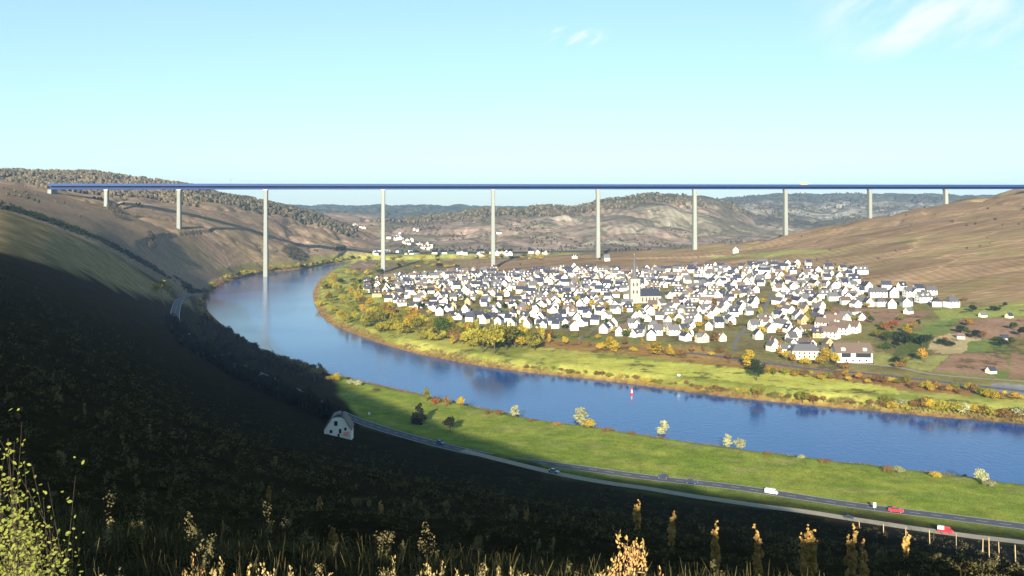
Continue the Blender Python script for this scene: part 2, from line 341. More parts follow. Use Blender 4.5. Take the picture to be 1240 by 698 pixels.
    if bump:
        bp = N(nt, 'ShaderNodeBump'); bp.inputs['Strength'].default_value = .6; bp.inputs['Distance'].default_value = bump; L(n2.outputs['Fac'], bp.inputs['Height']); L(bp.outputs[0], b.inputs['Normal'])
    L(b.outputs[0], o.inputs[0]); return m

M = {}
M['white'] = plain('white_render', (.74, .72, .66), .85, .05, .6); M['cream'] = plain('cream_render', (.62, .53, .36), .85, .06, .6)
M['ivory'] = plain('ivory_render', (.66, .61, .48), .85, .06, .6); M['ochre'] = plain('ochre_render', (.48, .32, .15), .85, .08, .6); M['stone'] = plain('pale_stone', (.33, .31, .25), .9, .2, 1.2)
M['slate'] = plain('dark_slate', (.032, .036, .055), .55, .25, 2, .4, rnd=.25); M['grey_roof'] = plain('grey_tile', (.095, .093, .10), .7, .2, 2, rnd=.25); M['brown_roof'] = plain('brown_tile', (.12, .085, .065), .75, .2, 2, rnd=.25)
M['glass'] = plain('dark_glass', (.02, .025, .035), .15, .1, 1, .6); M['brick'] = plain('chimney_brick', (.25, .12, .08), .9)
M['concrete'] = plain('pale_concrete', (.22, .235, .21), .8, .08, .05); M['deck_blue'] = plain('blue_steel', (.001, .020, .11), .5, .08, .02, .4, rnd=0); M['parapet'] = plain('light_blue_parapet', (.002, .030, .125), .6, .08, .05, rnd=0)
M['asphalt'] = plain('asphalt', (.075, .075, .09), .9, .2, .3); M['gravel'] = plain('pale_track', (.27, .235, .18), .95, .2, .4); M['earth'] = plain('trodden_earth', (.13, .12, .105), .95, .3, 1.2); M['line'] = plain('road_paint', (.55, .55, .52), .7)
M['bark'] = plain('bark', (.07, .05, .035), .95, .3, 3); M['post'] = plain('weathered_wood', (.40, .29, .17), .9, .25, 4); M['metal'] = plain('grey_metal', (.3, .3, .32), .4, .1, 2, .5, .6)
M['red'] = plain('red_paint', (.60, .02, .03), .3, .03, 1, .6); M['white_paint'] = plain('white_paint', (.8, .8, .8), .3, .03, 1, .5); M['dark_paint'] = plain('dark_blue_paint', (.02, .03, .07), .25, .05, 1, .6)
M['silver'] = plain('silver_paint', (.45, .48, .55), .3, .03, 1, .6, .4); M['blue_paint'] = plain('blue_paint', (.10, .17, .5), .3, .03, 1, .5); M['rubber'] = plain('rubber', (.02, .02, .02), .8); M['yellow_paint'] = plain('yellow_paint', (.7, .5, .08), .4)
M['awning'] = plain('salmon_cloth', (.75, .25, .16), .8)
LEAF = {
 'yellow': leaf_mat('yellow_leaf', (.36, .31, .045), (.24, .22, .035)), 'gold': leaf_mat('gold_leaf', (.46, .33, .035), (.32, .23, .03)),
 'orange': leaf_mat('orange_leaf', (.42, .245, .04), (.30, .17, .03)), 'olive': leaf_mat('olive_leaf', (.20, .18, .03), (.12, .12, .025)),
 'green': leaf_mat('green_leaf', (.06, .09, .02), (.035, .06, .015)), 'dark': leaf_mat('dark_leaf', (.03, .045, .02), (.02, .03, .015)),
 'pale': leaf_mat('pale_leaf', (.42, .42, .22), (.30, .30, .16)), 'red': leaf_mat('red_leaf', (.28, .09, .035), (.20, .08, .03)), 'brown': leaf_mat('brown_leaf', (.24, .14, .05), (.15, .09, .035)),
 'shade': leaf_mat('shade_dark_leaf', (.022, .026, .012), (.014, .016, .009)),  # near-black leaf for trees in shade, the shade put into its colour
}
# water
def water_mat():
    m, nt, o = new_mat('river_water'); L = nt.links.new
    g = N(nt, 'ShaderNodeNewGeometry'); mp = N(nt, 'ShaderNodeMapping'); mp.inputs['Scale'].default_value = (1, .55, 1); L(g.outputs['Position'], mp.inputs[0])
    n = N(nt, 'ShaderNodeTexNoise'); n.inputs['Scale'].default_value = .35; n.inputs['Detail'].default_value = 5; n.inputs['Roughness'].default_value = .6; L(mp.outputs[0], n.inputs['Vector'])
    big = N(nt, 'ShaderNodeTexNoise'); big.inputs['Scale'].default_value = .012; big.inputs['Detail'].default_value = 4; L(g.outputs['Position'], big.inputs['Vector'])
    rr = N(nt, 'ShaderNodeMapRange'); L(big.outputs['Fac'], rr.inputs[0]); rr.inputs[1].default_value = .35; rr.inputs[2].default_value = .65; rr.inputs[3].default_value = .04; rr.inputs[4].default_value = .13
    bp = N(nt, 'ShaderNodeBump'); bp.inputs['Distance'].default_value = .16; bp.inputs['Strength'].default_value = .8; L(n.outputs['Fac'], bp.inputs['Height'])
    b = N(nt, 'ShaderNodeBsdfPrincipled'); b.inputs['Base Color'].default_value = (.018, .07, .23, 1); b.inputs['IOR'].default_value = 1.33
    b.inputs['Specular Tint'].default_value = (.52, .74, 1, 1)
    L(rr.outputs[0], b.inputs['Roughness']); L(bp.outputs[0], b.inputs['Normal']); L(b.outputs[0], o.inputs[0]); return m
M['water'] = water_mat()

# ------------------------------------------------------------------ the land sheet
Kg = kcoord(Xg, Yg); PXg = CX + F*Xg/np.maximum(Yg, 30)
nearD = np.interp(PXg, [p[0]*F/p[1]+CX for p in NEARs[::-1][-80:]], [p[1] for p in NEARs[::-1][-80:]]) if False else None
# which side of the river: near bank polygon closed behind the viewer
NEARSIDE = np.concatenate([NEARs[:72], np.array([(-420, 1560), (-3000, 1400), (-3000, -400), (3000, -400)])])
# cut the near side off at the crossing of the left valley
near_side = inside(Xg, Yg, NEARSIDE)
def cmix(a, b, w): w = w[..., None]; return a*(1-w)+np.asarray(b)*w
colr = np.zeros(Xg.shape+(3,))
n_big = fbm(Xg/90, Yg/90, 4, 41); n_mid = fbm(Xg/30, Yg/30, 4, 42); n_far = fbm(Xg/260, Yg/170, 5, 43)
valley = np.array((.15, .125, .055)); colr[:] = valley
# plain on the far side: yellowish grass by the river, gardens further back
colr = cmix(colr, (.26, .25, .07), sstep(.35, .6, n_mid)*.35)
# far-bank meadow
fm = sstep(95, 70, SD)*(~near_side)*sstep(-420, -300, Xg)
colr = cmix(colr, (.35, .34, .075), fm)
colr = cmix(colr, (.22, .24, .05), fm*sstep(.5, .6, n_mid))
# right-hand vineyard hill
rh = sstep(6.75, 7.15, Kg)*sstep(500, 600, PXg)*(Kg < 10)
colr = cmix(colr, (.24, .162, .092), rh); colr = cmix(colr, (.245, .19, .085), rh*sstep(.58, .74, fbm(Xg/120, Yg/45, 4, 51))*.8)
colr = cmix(colr, (.20, .13, .075), rh*sstep(.5, .62, fbm(Xg/200+5, Yg/40, 3, 52))*.7); colr = cmix(colr, (.19, .185, .065), rh*sstep(.72, .82, fbm(Xg/70+3, Yg/25, 3, 53))*.7)
# left brown hills
lh = sstep(6.6, 7.4, Kg)*sstep(500, 440, PXg)*(~(SD < 30)); lh = np.maximum(lh, sstep(14, 30, Zg)*(PXg < 440)*(Yg > 1000)*1.0)
colr = cmix(colr, (.235, .16, .105), lh); colr = cmix(colr, (.185, .135, .08), lh*sstep(.5, .62, n_big)*.8); colr = cmix(colr, (.235, .17, .09), lh*sstep(.58, .66, fbm(Xg/150, Yg/40, 4, 55))*.7)
# far hills beyond the bridge
fh = sstep(10, 10.8, Kg)*sstep(440, 480, PXg)
colr = cmix(colr, (.225, .165, .125), fh); colr = cmix(colr, (.13, .125, .08), fh*sstep(.5, .6, n_far)*.7); colr = cmix(colr, (.30, .26, .19), fh*sstep(.60, .66, fbm(Xg/110, Yg/60, 5, 57))*sstep(600, 680, PXg)*.7)
fwood = fh*sstep(11.55, 11.95, Kg + (n_big-.5)*.5); colr = cmix(colr, (.085, .075, .05), fwood)
bh = sstep(12.1, 12.5, Kg)*sstep(850, 900, PXg); colr = cmix(colr, (.26, .235, .185), bh*sstep(.35, .55, fbm(Xg/400, Yg/60, 3, 58))); colr = cmix(colr, (.07, .08, .06), sstep(13.3, 13.6, Kg))
# near hillside, its shade painted into the ground as near-black
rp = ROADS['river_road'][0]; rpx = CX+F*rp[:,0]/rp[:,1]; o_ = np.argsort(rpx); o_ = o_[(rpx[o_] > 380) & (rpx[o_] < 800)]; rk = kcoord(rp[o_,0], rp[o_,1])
thr = np.interp(PXg, [200, 345, 400, 450], [7.5, 7.5, 4.3, 3.1]); thr = np.maximum(thr, np.interp(PXg, rpx[o_], rk)*sstep(800, 640, PXg))  # dark ground carried on to the river road to deepen the shade
slope_shade = near_side*sstep(.15, -.15, Kg + (n_mid-.5)*.3 - thr)
gm = near_side*(1-slope_shade)                                     # near-bank meadow
colr = np.where(near_side[..., None], np.array((.19, .235, .04)), colr)
colr = cmix(colr, (.25, .27, .045), gm*sstep(.45, .6, fbm(Xg/30, Yg/9, 3, 61))*.7); colr = cmix(colr, (.12, .18, .022), gm*sstep(.5, .62, fbm(Xg/12, Yg/12, 4, 62))*.6)
colr = cmix(colr, (.15, .20, .035), gm*sstep(.2, .8, np.sin(SD/4.6+3*fbm(Xg/60, Yg/60, 2, 91)))*.45); colr = cmix(colr, (.27, .24, .09), gm*sstep(.62, .72, fbm(Xg/22+7, Yg/7, 4, 92))*.55)
colr = cmix(colr, (.024, .019, .009), slope_shade)  # near-black ground colour carries the hill's shade
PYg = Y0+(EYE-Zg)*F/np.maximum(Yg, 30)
edge = np.interp(PXg, [-400, 0, 77, 165, 235, 300], [215, 303, 326, 357, 374, 380]) + (n_mid-.5)*14  # shadow edge seen from the camera, painted as a colour break
upper = near_side*sstep(330, 250, PXg)*sstep(300, 380, Yg)*sstep(5, -5, PYg-edge)            # olive brown grass above the painted shade
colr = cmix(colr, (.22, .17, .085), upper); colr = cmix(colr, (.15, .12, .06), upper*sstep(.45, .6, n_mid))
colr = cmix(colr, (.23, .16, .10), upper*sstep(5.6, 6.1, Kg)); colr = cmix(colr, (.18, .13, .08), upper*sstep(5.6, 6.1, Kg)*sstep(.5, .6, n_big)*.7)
# the hedge-lined fold between the two left slopes
fold = sstep(.55, .0, np.abs(Kg-5.75))*(PXg < 250)*(PXg > -700); colr = cmix(colr, (.03, .028, .015), fold*.85)
# bare margins along the water
mg = sstep(7, 3, SD)*(SD > -2); colr = cmix(colr, (.24, .13, .05), mg*.9); colr = cmix(colr, (.07, .06, .035), sstep(.0, -1, SD))
# plots, lawns and yards, each traced as a field on the ground
def field(pts, c, soft=0):
    P = np.array([hit(*p) for p in pts]); m = inside(Xg, Yg, P)*1.0
    global colr; colr = cmix(colr, c, m)
BRN, GRN, YGR, TAN, DGR = (.25, .155, .10), (.145, .18, .05), (.25, .245, .08), (.40, .32, .17), (.09, .11, .03)
field([(995,372),(1130,378),(1100,392),(1015,390)], BRN); field([(1130,376),(1240,366),(1240,382),(1140,388)], (.24,.26,.07))
field([(1120,392),(1165,385),(1150,402),(1105,412)], GRN); field([(1165,386),(1240,386),(1240,408),(1180,412),(1150,402)], BRN)
field([(1150,404),(1190,412),(1165,428),(1120,428),(1130,410)], TAN); field([(1172,414),(1215,410),(1225,426),(1170,427)], GRN); field([(1155,428),(1212,427),(1222,446),(1190,455),(1130,449)], BRN)
field([(1225,428),(1300,430),(1310,460),(1222,458)], BRN); field([(1095,412),(1130,404),(1120,428),(1080,432)], DGR); field([(1050,425),(1075,428),(1110,447),(1060,443)], YGR)
field([(1110,430),(1150,430),(1128,450),(1090,445)], YGR); field([(1200,464),(1300,470),(1320,486),(1205,476)], (.24,.24,.25)); field([(1205,446),(1222,452),(1218,458),(1195,455)], GRN)
field([(905,437),(1060,452),(1180,470),(1180,480),(1000,465),(905,452)], (.30,.17,.07)); field([(620,405),(850,420),(905,438),(905,448),(780,432),(640,420)], (.28,.17,.06))
field([(660,410),(840,421),(905,434),(900,431),(820,418),(660,404)], GRN)
field([(700,432),(830,440),(960,452),(1085,470),(1090,478),(960,470),(800,452),(700,444)], (.44,.43,.085))
field([(430,440),(500,440),(505,450),(440,452)], GRN)
field([(202,300),(214,291),(232,294),(252,312),(256,324),(225,326),(208,318)], (.19,.145,.08)); field([(860,309),(1000,302),(1005,306),(865,314)], YGR)
colr = np.clip(colr, 0, 1)
cls = np.zeros(Xg.shape, int)                                       # 0 valley floor
cls[fh > .5] = 4; cls[Kg >= 12.3] = 4; cls[rh > .5] = 2; cls[(lh > .5)] = 3; cls[near_side] = 1; cls[near_side & (slope_shade > .5)] = 5
cls[(cls == 3) & (PXg > 480)] = 4
V = np.stack([Xg, Yg, Zg], -1).reshape(-1, 3)
gy = np.gradient(V.reshape(NR, NC, 3), axis=0); gx = np.gradient(V.reshape(NR, NC, 3), axis=1); NRM = np.cross(gx, gy).reshape(-1, 3); NRM /= np.linalg.norm(NRM, axis=1)[:, None]
idx = np.arange(NR*NC).reshape(NR, NC); Q = np.stack([idx[:-1,:-1], idx[:-1,1:], idx[1:,1:], idx[1:,:-1]], -1).reshape(-1, 4)
fc = cls[:-1,:-1].reshape(-1); colf = colr.reshape(-1, 3)
GM = {0: ('valley_floor', ground_mat('valley_soil', .25, amp=.3, fine_amp=.3, tint=(.8,.6,.4), scrub=(.035, .55, (.06,.055,.025), .75))), 1: ('meadow', ground_mat('meadow_grass', 1.2, (1, 1, 1), .35, .6, tint=(1.3,.95,.85), scrub=(.5, .60, (.12,.11,.03), .45), bump=.3)),
      2: ('vineyard_hill', ground_mat('vineyard_soil', .18, (.25, 1, 1), .3, .3, .14, .022, .09, tint=(.8,.75,.55), scrub=(.03, .66, (.10,.09,.04), .7))), 3: ('brown_hill', ground_mat('brown_vineyard', .1, (.6, 1, 1), .35, .35, .12, .014, .10, tint=(.85,.8,.8), scrub=(.03, .56, (.10,.08,.045), .7))),
      4: ('far_hills', ground_mat('far_hill_scrub', .05, (.8, 1, 1), .35, .35, .14, .010, .12, row_scale=.015, tint=(.7,.8,.7), scrub=(.018, .53, (.085,.08,.05), .85))), 5: ('hillside', ground_mat('shade_toned_hillside', 1.0, amp=.4, fine_amp=.5, tint=(1.2,1.0,.8), bump=.5))}
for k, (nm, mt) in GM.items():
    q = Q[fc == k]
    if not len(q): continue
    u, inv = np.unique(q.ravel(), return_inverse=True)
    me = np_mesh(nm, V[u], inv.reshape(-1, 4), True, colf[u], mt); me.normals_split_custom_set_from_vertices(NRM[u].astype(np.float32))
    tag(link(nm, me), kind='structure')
# river surface
rows_ = (YS > 250) & (YS < 2300); sdm = SD.copy(); q = Q[((sdm[:-1,:-1] < 12) & (Yg[:-1,:-1] > 250) & (Yg[:-1,:-1] < 2300)).reshape(-1)]
u, inv = np.unique(q.ravel(), return_inverse=True); Wv = V[u].copy(); Wv[:, 2] = 0
tag(link('river', np_mesh('river', Wv, inv.reshape(-1, 4), True, mat=M['water'])), kind='structure')
print('terrain', len(V))

# roads
def ribbon(name, P, z, offs, mat, lift, dash=None):
    P = np.asarray(P); d = np.gradient(P, axis=0); d /= np.linalg.norm(d, axis=1)[:, None]; n = np.stack([-d[:,1], d[:,0]], 1); m = len(offs)
    Vv = np.concatenate([np.stack([P[:,0]+n[:,0]*o_, P[:,1]+n[:,1]*o_, z+lift], 1)[:, None] for o_ in offs], 1).reshape(-1, 3)
    Fq = [(i*m+j, (i+1)*m+j, (i+1)*m+j+1, i*m+j+1) for i in range(len(P)-1) for j in range(m-1) if not dash or (i % 2 == 0)]
    o = link(name, np_mesh(name, Vv, Fq, False, mat=mat)); tag(o, kind='structure'); return o
def dense(P, z, step):
    s = np.concatenate([[0], np.cumsum(np.linalg.norm(np.diff(P, axis=0), axis=1))]); q = np.arange(0, s[-1], step)
    return np.stack([np.interp(q, s, P[:,0]), np.interp(q, s, P[:,1])], 1), np.interp(q, s, z)
for nm, (P, z, wd) in ROADS.items():
    P2, z2 = dense(P, z, 4.0)
    ribbon(nm.rstrip('_234'), P2, z2, [-wd/2, -wd/4, 0, wd/4, wd/2], M['asphalt'] if nm in ('river_road', 'valley_road') else M['earth'] if 'street' in nm else M['gravel'], .05)
    if nm in ('river_road', 'valley_road'):
        ribbon('road_marking', P2, z2, [-wd/2+.25, -wd/2+.5], M['line'], .058); ribbon('road_marking', P2, z2, [wd/2-.5, wd/2-.25], M['line'], .058)
        ribbon('road_marking', P2, z2, [-.1, .1], M['line'], .058, dash=True)

# ------------------------------------------------------------------ the bridge
def bridge():
    s_ = lambda px: .675-(px-520)*4.8e-5
    pos = lambda px: Vector(((px-CX)/F*1112.6/s_(px), 1112.6/s_(px), 0))
    a, b = pos(62), pos(1262); d = (b-a).normalized(); L = (b-a).length; ang = math.atan2(d.y, d.x)
    root = empty('motorway_bridge', (a.x, a.y, 0), ang)
    tag(root, 'long blue girder bridge on ten tall pale concrete piers across the valley', 'bridge')
    ztop = lambda px: EYE + (Y0-(223.6+(px-65)*.0012))*1112.6/s_(px)/F
    z0, z1 = ztop(62), ztop(1262)
    def sec(x, z, dep): return [(x, -14.5, z), (x, -14.5, z-1.2), (x, -6, z-2.6), (x, -5, z-dep), (x, 5, z-dep), (x, 6, z-2.6), (x, 14.5, z-1.2), (x, 14.5, z)]
    zz = lambda x: z0+(z1-z0)*x/L
    xs = [L*i/24 for i in range(25)]
    dep = lambda x: 8.6-2.2*x/L
    MB().loft([[(x, -6.2, zz(x)-1.6), (x, -5.2, zz(x)-dep(x)), (x, 5.2, zz(x)-dep(x)), (x, 6.2, zz(x)-1.6)] for x in xs]).build('girder', M['deck_blue'], root)
    MB().loft([[(x, -14, zz(x)), (x, -14, zz(x)-.9), (x, -6, zz(x)-1.59), (x, 6, zz(x)-1.59), (x, 14, zz(x)-.9), (x, 14, zz(x))] for x in xs]).build('deck', M['asphalt'], root)
    for sgn in (-1, 1):
        y0, y1 = (-14.25, -14.0) if sgn < 0 else (14.0, 14.25)
        MB().loft([[(x, y0, zz(x)-2.6), (x, y1, zz(x)-2.6), (x, y1, zz(x)+1.4), (x, y0, zz(x)+1.4)] for x in xs]).build('parapet', M['parapet'] if sgn < 0 else M['deck_blue'], root)
    MI = Matrix.Translation((a.x, a.y, 0)) @ Matrix.Rotation(ang, 4, 'Z'); inv = MI.inverted()
    for px in (129, 217, 322, 464, 597, 724, 841, 951, 1053, 1145):
        p = pos(px); lx = (inv @ p).x; zg = gz(p.x, p.y); zt = zz(lx)-dep(lx)-.8; Hh = zt-zg
        rings = []
        for k in range(9):
            f_ = k/8; hw = 3.2+.9*(1-f_)*min(Hh/130, 1)+.5*max(0, f_-.85)/.15; hd = 5.0+2.0*(1-f_)**1.5*min(Hh/130, 1); z = zg-4+(Hh+4)*f_; c_ = 1.1
            rings.append([(lx+x, y, z) for x, y in ((-hw+c_,-hd),(hw-c_,-hd),(hw-c_*.3,-hd+c_),(hw-c_*.3,hd-c_),(hw-c_,hd),(-hw+c_,hd),(-hw+c_*.3,hd-c_),(-hw+c_*.3,-hd+c_))])
        pr = MB().loft(rings).build('pier', M['concrete'], root)
        MB().box(lx-3.6, lx+3.6, -4.6, 4.6, zt, zt+.8).build('bearing', M['metal'], pr)
    for x in (2, L-6): MB().box(x-3, x+3, -13, 13, zz(x)-26, zz(x)-dep(x)-.01).build('abutment', M['concrete'], root)
    p = inv @ pos(281); x = p.x
    MB().tube([(x, -13, zz(x)), (x, -13, zz(x)+9)], .35).box(x-.3, x+.3, -13, -5, zz(x)+8.4, zz(x)+9).build('sign_mast', M['metal'], root)
    t = empty('lorry', MI @ Vector(((inv @ pos(972)).x, -7, zz((inv @ pos(972)).x)+.03)), ang)
    tag(t, 'tiny yellow lorry crossing the blue bridge towards its right end', 'lorry')
    MB().box(-7, 4.5, -1.3, 1.3, 1.1, 4.0).build('cargo_box', M['yellow_paint'], t); MB().prism_y([(4.8,.6),(7,.6),(7,2.2),(6.5,3.2),(4.8,3.2)], -1.25, 1.25).build('cab', M['yellow_paint'], t)
    for wx in (-5, -3.5, 5.8):
        for wy in (-1.15, 1.15): MB().tube([(wx, wy-.15, .5), (wx, wy+.15, .5)], .5, 10).build('wheel', M['rubber'], t)
bridge()

# ------------------------------------------------------------------ trees
def leaf_cloud(cents, rads, n, size, rng, flat=1.0):
    """quads scattered through the clumps"""
    cents = np.array(cents); rads = np.array(rads); pr = rads**2/ (rads**2).sum(); k = rng.choice(len(cents), n, p=pr)
    d = rng.normal(size=(n, 3)); d /= np.linalg.norm(d, axis=1)[:, None]; r = rads[k]*rng.random(n)**.45
    P = cents[k] + d*r[:, None]*np.array((1, 1, flat))
    nn = d + rng.normal(size=(n, 3))*.7 + np.array((0, 0, .35)); nn /= np.linalg.norm(nn, axis=1)[:, None]
    a = np.cross(nn, rng.normal(size=(n, 3))); a /= np.linalg.norm(a, axis=1)[:, None]; b = np.cross(nn, a); s = size*(.6+.8*rng.random(n))[:, None]
    Vv = np.stack([P-a*s-b*s*.6, P+a*s-b*s*.6, P+a*s*.7+b*s*.7, P-a*s*.7+b*s*.7], 1).reshape(-1, 3)
    return Vv, np.arange(4*n).reshape(-1, 4)
def crown_mesh(name, kind, seed, n=420, size=.055):
    rng = np.random.default_rng(seed); cents = []; rads = []
    if kind == 'round':
        for _ in range(13):
            d = rng.normal(size=3); d /= np.linalg.norm(d); c = d*np.array((.30, .30, .24))*rng.random()**.4+np.array((0, 0, .60)); cents.append(c); rads.append(.13+.09*rng.random())
    elif kind == 'tall':
        for i in range(13):
            z = .22+.72*i/12; r = .12*math.sin(math.pi*min(1, (z-.05)/.98))**.8; a = rng.random()*6.28; cents.append((r*math.cos(a)*.7, r*math.sin(a)*.7, z)); rads.append(.07+.07*(1-abs(z-.5)))
    elif kind == 'bush':
        for _ in range(11):
            a = rng.random()*6.28; r = .38*rng.random()**.5; cents.append((r*math.cos(a), r*math.sin(a), .3+.35*rng.random()*(1-r))); rads.append(.16+.12*rng.random())
    else:  # conifer
        for i in range(12):
            z = .12+.8*i/11; r = .22*(1-z)+.02
            for _ in range(2): a = rng.random()*6.28; cents.append((r*math.cos(a), r*math.sin(a), z)); rads.append(r*.7+.03)
    Vv, Fq = leaf_cloud(cents, rads, n, size, rng, .9); return np_mesh(name, Vv, Fq)
def trunk_mesh(kind, seed):
    rnd = random.Random(seed); b = MB(); top = {'round': .6, 'tall': .8, 'bush': .35, 'cone': .9}[kind]
    b.tube([(0, 0, -.03), (.006, 0, top*.4), (-.008, .01, top*.75), (0, 0, top)], [.028, .02, .013, .005], 6)
    for k in range(5):
        a = rnd.random()*6.28; z = top*(.35+.12*k); r = .2 if kind in ('round', 'bush') else .09
        b.tube([(0, 0, z), (r*.5*math.cos(a), r*.5*math.sin(a), z+.06), (r*math.cos(a), r*math.sin(a), z+.16)], [.011, .008, .003], 5)
    return b.mesh('trunk')
CR = {k: [crown_mesh('crown', k, 100*i+j, 900 if k != 'tall' else 600, .034 if k != 'tall' else .028) for j in range(4)] for i, k in enumerate(('round', 'tall', 'bush', 'cone'))}
CRL = {k: [crown_mesh('crown', k, 777+100*i+j, 260, .06) for j in range(4)] for i, k in enumerate(('round', 'tall', 'bush', 'cone'))}
TR = {k: [trunk_mesh(k, 5+j) for j in range(2)] for k in CR}
tree_rng = random.Random(11)
def tree(name, p, h, kind, leaf, label, cat, group=None, wide=1.0, lod=False):
    r = empty(name, p, tree_rng.random()*6.28); r.scale = (h*wide, h*wide, h)
    tag(r, label, cat, group)
    link('crown', tree_rng.choice((CRL if lod else CR)[kind]), r, LEAF[leaf]); link('trunk', tree_rng.choice(TR[kind]), r, M['bark'])
    return r
LEAFWORD = {'yellow': 'yellow-green', 'gold': 'golden', 'orange': 'orange', 'olive': 'olive', 'green': 'green', 'dark': 'dark green', 'pale': 'pale', 'red': 'rust-red', 'brown': 'brown', 'shade': 'shadowed dark'}
def on(px, py, D=None):
    return ground(px, py)
def named_series(specs, name, fmt, cat, group, lod=False):
    """specs: (px, py, height m, kind, leaf, width); sorted by picture column so that the ordinal in the label is true"""
    specs = sorted(specs, key=lambda s: s[0])
    for i, (px, py, h, kd, lf, wd) in enumerate(specs):
        tree(name, on(px, py), h, kd, lf, fmt.format(c=LEAFWORD[lf], n=ordinal(i+1), s={'round': 'round', 'tall': 'slender', 'bush': 'low bushy', 'cone': 'pointed'}[kd]), cat, group, wd, lod)
rr = random.Random(5)
# bank of the far shore, following the photograph
S = []
for px, py, h, kd, lf, wd in [
 (388,372,9,'bush','yellow',1.2),(392,350,10,'round','yellow',1.3),(398,362,9,'round','orange',1),(402,378,8,'bush','yellow',1.2),(404,342,10,'round','gold',1.2),(410,356,10,'round','olive',1.3),(413,345,8,'round','dark',1.3),
 (414,383,8,'bush','gold',1.2),(417,370,10,'round','yellow',1.1),(421,334,9,'round','yellow',1.2),(425,360,10,'tall','gold',2),(428,379,9,'round','olive',1.2),(430,390,9,'round','yellow',1.1),(433,367,11,'round','gold',1.1),
 (440,342,9,'round','yellow',1.3),(441,382,10,'round','orange',1.1),(446,393,10,'round','olive',1.2),(449,372,10,'round','gold',1),(455,386,11,'round','yellow',1.1),(461,394,13,'round','olive',1.1),(466,379,9,'tall','orange',2),
 (471,391,12,'round','gold',1),(476,400,10,'round','yellow',1.2),(483,398,12,'round','olive',1.2),(489,389,10,'round','olive',1),(495,401,12,'round','gold',1),(500,391,12,'tall','orange',2.4),(506,404,13,'round','olive',1.2),(512,400,11,'round','yellow',1.1),
 (520,406,13,'round','brown',1.1),(528,408,14,'round','olive',1.2),(536,410,15,'round','green',1.1),(545,409,13,'round','olive',1.2),(553,412,12,'bush','brown',1.2),(560,414,12,'round','olive',1.1),(570,419,13,'round','yellow',1.1),
 (585,427,19,'round','yellow',1.15),(599,428,20,'round','yellow',1.1),(613,424,17,'round','olive',1.2),(624,421,14,'round','green',1.2),(634,418,14,'round','gold',1),(643,419,13,'round','olive',1.1),(648,422,9,'round','dark',1.3)]:
    S.append((px, py, h, kd, lf, wd))
S = [(a, b, h*1.3, k_, l_, w_) for a, b, h, k_, l_, w_ in S]
for px in np.arange(396, 668, 3.4):
    lo, hi = np.interp(px, [396,420,450,500,560,600,668], [348,338,366,384,398,403,409]), np.interp(px, [396,420,450,500,560,600,668], [372,392,402,411,421,426,425])
    for _ in range(1 if px > 600 else 2): S.append((px+rr.uniform(-3,3), rr.uniform(lo, hi), rr.uniform(7,13), rr.choice(['round','round','bush','tall']), rr.choice(['yellow','olive','olive','gold','brown','yellow','yellow','olive']), rr.uniform(1.1,1.5)))
named_series(S, 'autumn_tree', '{c} {s} tree, {n} from left in the grove on the inner river bend', 'tree', 'autumn trees on the inner bank of the bend')
# between village and meadow
S = [(px+rr.uniform(-3,3), py+rr.uniform(-2,2), rr.uniform(5,8), rr.choice(['round','bush','tall','bush']), rr.choice(['orange','gold','brown','olive','gold','brown','brown']), rr.uniform(1,1.5)) for px, py in
     [(650,412),(658,405),(668,414),(677,408),(684,417),(693,410),(700,419),(708,412),(716,421),(724,413),(731,423),(741,417),(748,426),(757,418),(766,427),(775,420),(785,428),(793,424),(803,431),(812,427),(823,430),(838,427),(851,428),(862,433),(873,430),(884,438),(896,436)]]
S += [(738,424,11,'tall','gold',2.2),(744,427,10,'tall','gold',2.2),(795,431,11,'tall','gold',2.6),(813,434,9,'round','gold',1.2)]
named_series(S, 'hedgerow_tree', '{c} {s} tree, {n} from left between white houses and yellow meadow', 'tree', 'hedgerow trees between village and meadow')
# right of the village, gardens and plots
S = [(907,447,14,'tall','gold',2),(1056,392,8,'round','green',1.2),(1066,398,7,'round','olive',1.2),(1072,402,9,'round','red',1.3),(1082,400,10,'round','red',1.3),(1090,388,7,'bush','olive',1.3),(1099,405,9,'tall','gold',2.2),
     (1062,410,9,'round','olive',1.2),(1075,414,9,'round','green',1.3),(1088,414,10,'round','dark',1.3),(1098,418,10,'round','dark',1.4),(1108,415,9,'round','green',1.3),(1117,420,11,'round','dark',1.4),(1124,417,9,'round','dark',1.4),(1072,424,8,'bush','green',1.4),
     (1086,423,8,'round','dark',1.4),(1120,439,11,'round','orange',1.35),(1106,399,9,'round','brown',1.2),(1113,396,7,'round','dark',1.2),(1164,404,8,'round','dark',1.5),(1172,407,8,'round','green',1.4),(1182,411,9,'round','dark',1.3),(1173,396,9,'round','orange',1.2),
     (1191,411,8,'round','brown',1.3),(1140,418,7,'bush','dark',1.4),(1150,420,7,'bush','dark',1.3),(1144,416,6,'round','red',1.2),(1213,421,8,'round','dark',1.5),(1224,420,8,'round','green',1.4),(1235,408,9,'round','dark',1.6),(1228,400,8,'round','green',1.4),
     (1178,378,7,'round','dark',1.5),(1205,377,7,'bush','dark',1.6),(1217,373,6,'round','dark',1.2),(1084,440,7,'bush','dark',1.3),(1090,446,7,'bush','brown',1.4),(1097,444,8,'round','olive',1.2),(1052,385,7,'round','olive',1.1),(1040,388,6,'bush','gold',1.2),
     (1000,440,12,'tall','gold',2),(993,444,9,'round','gold',1.2),(952,437,9,'round','gold',1.1),(960,440,8,'round','orange',1),(975,443,8,'bush','gold',1.2),(1012,443,10,'round','gold',1.1),(1022,447,7,'bush','brown',1.3),(1168,365,6,'bush','brown',1.2),(1208,414,6,'bush','green',1.5)]
named_series(S, 'garden_tree', '{c} {s} tree, {n} from left among garden plots right of village', 'tree', 'trees among the plots right of the village')
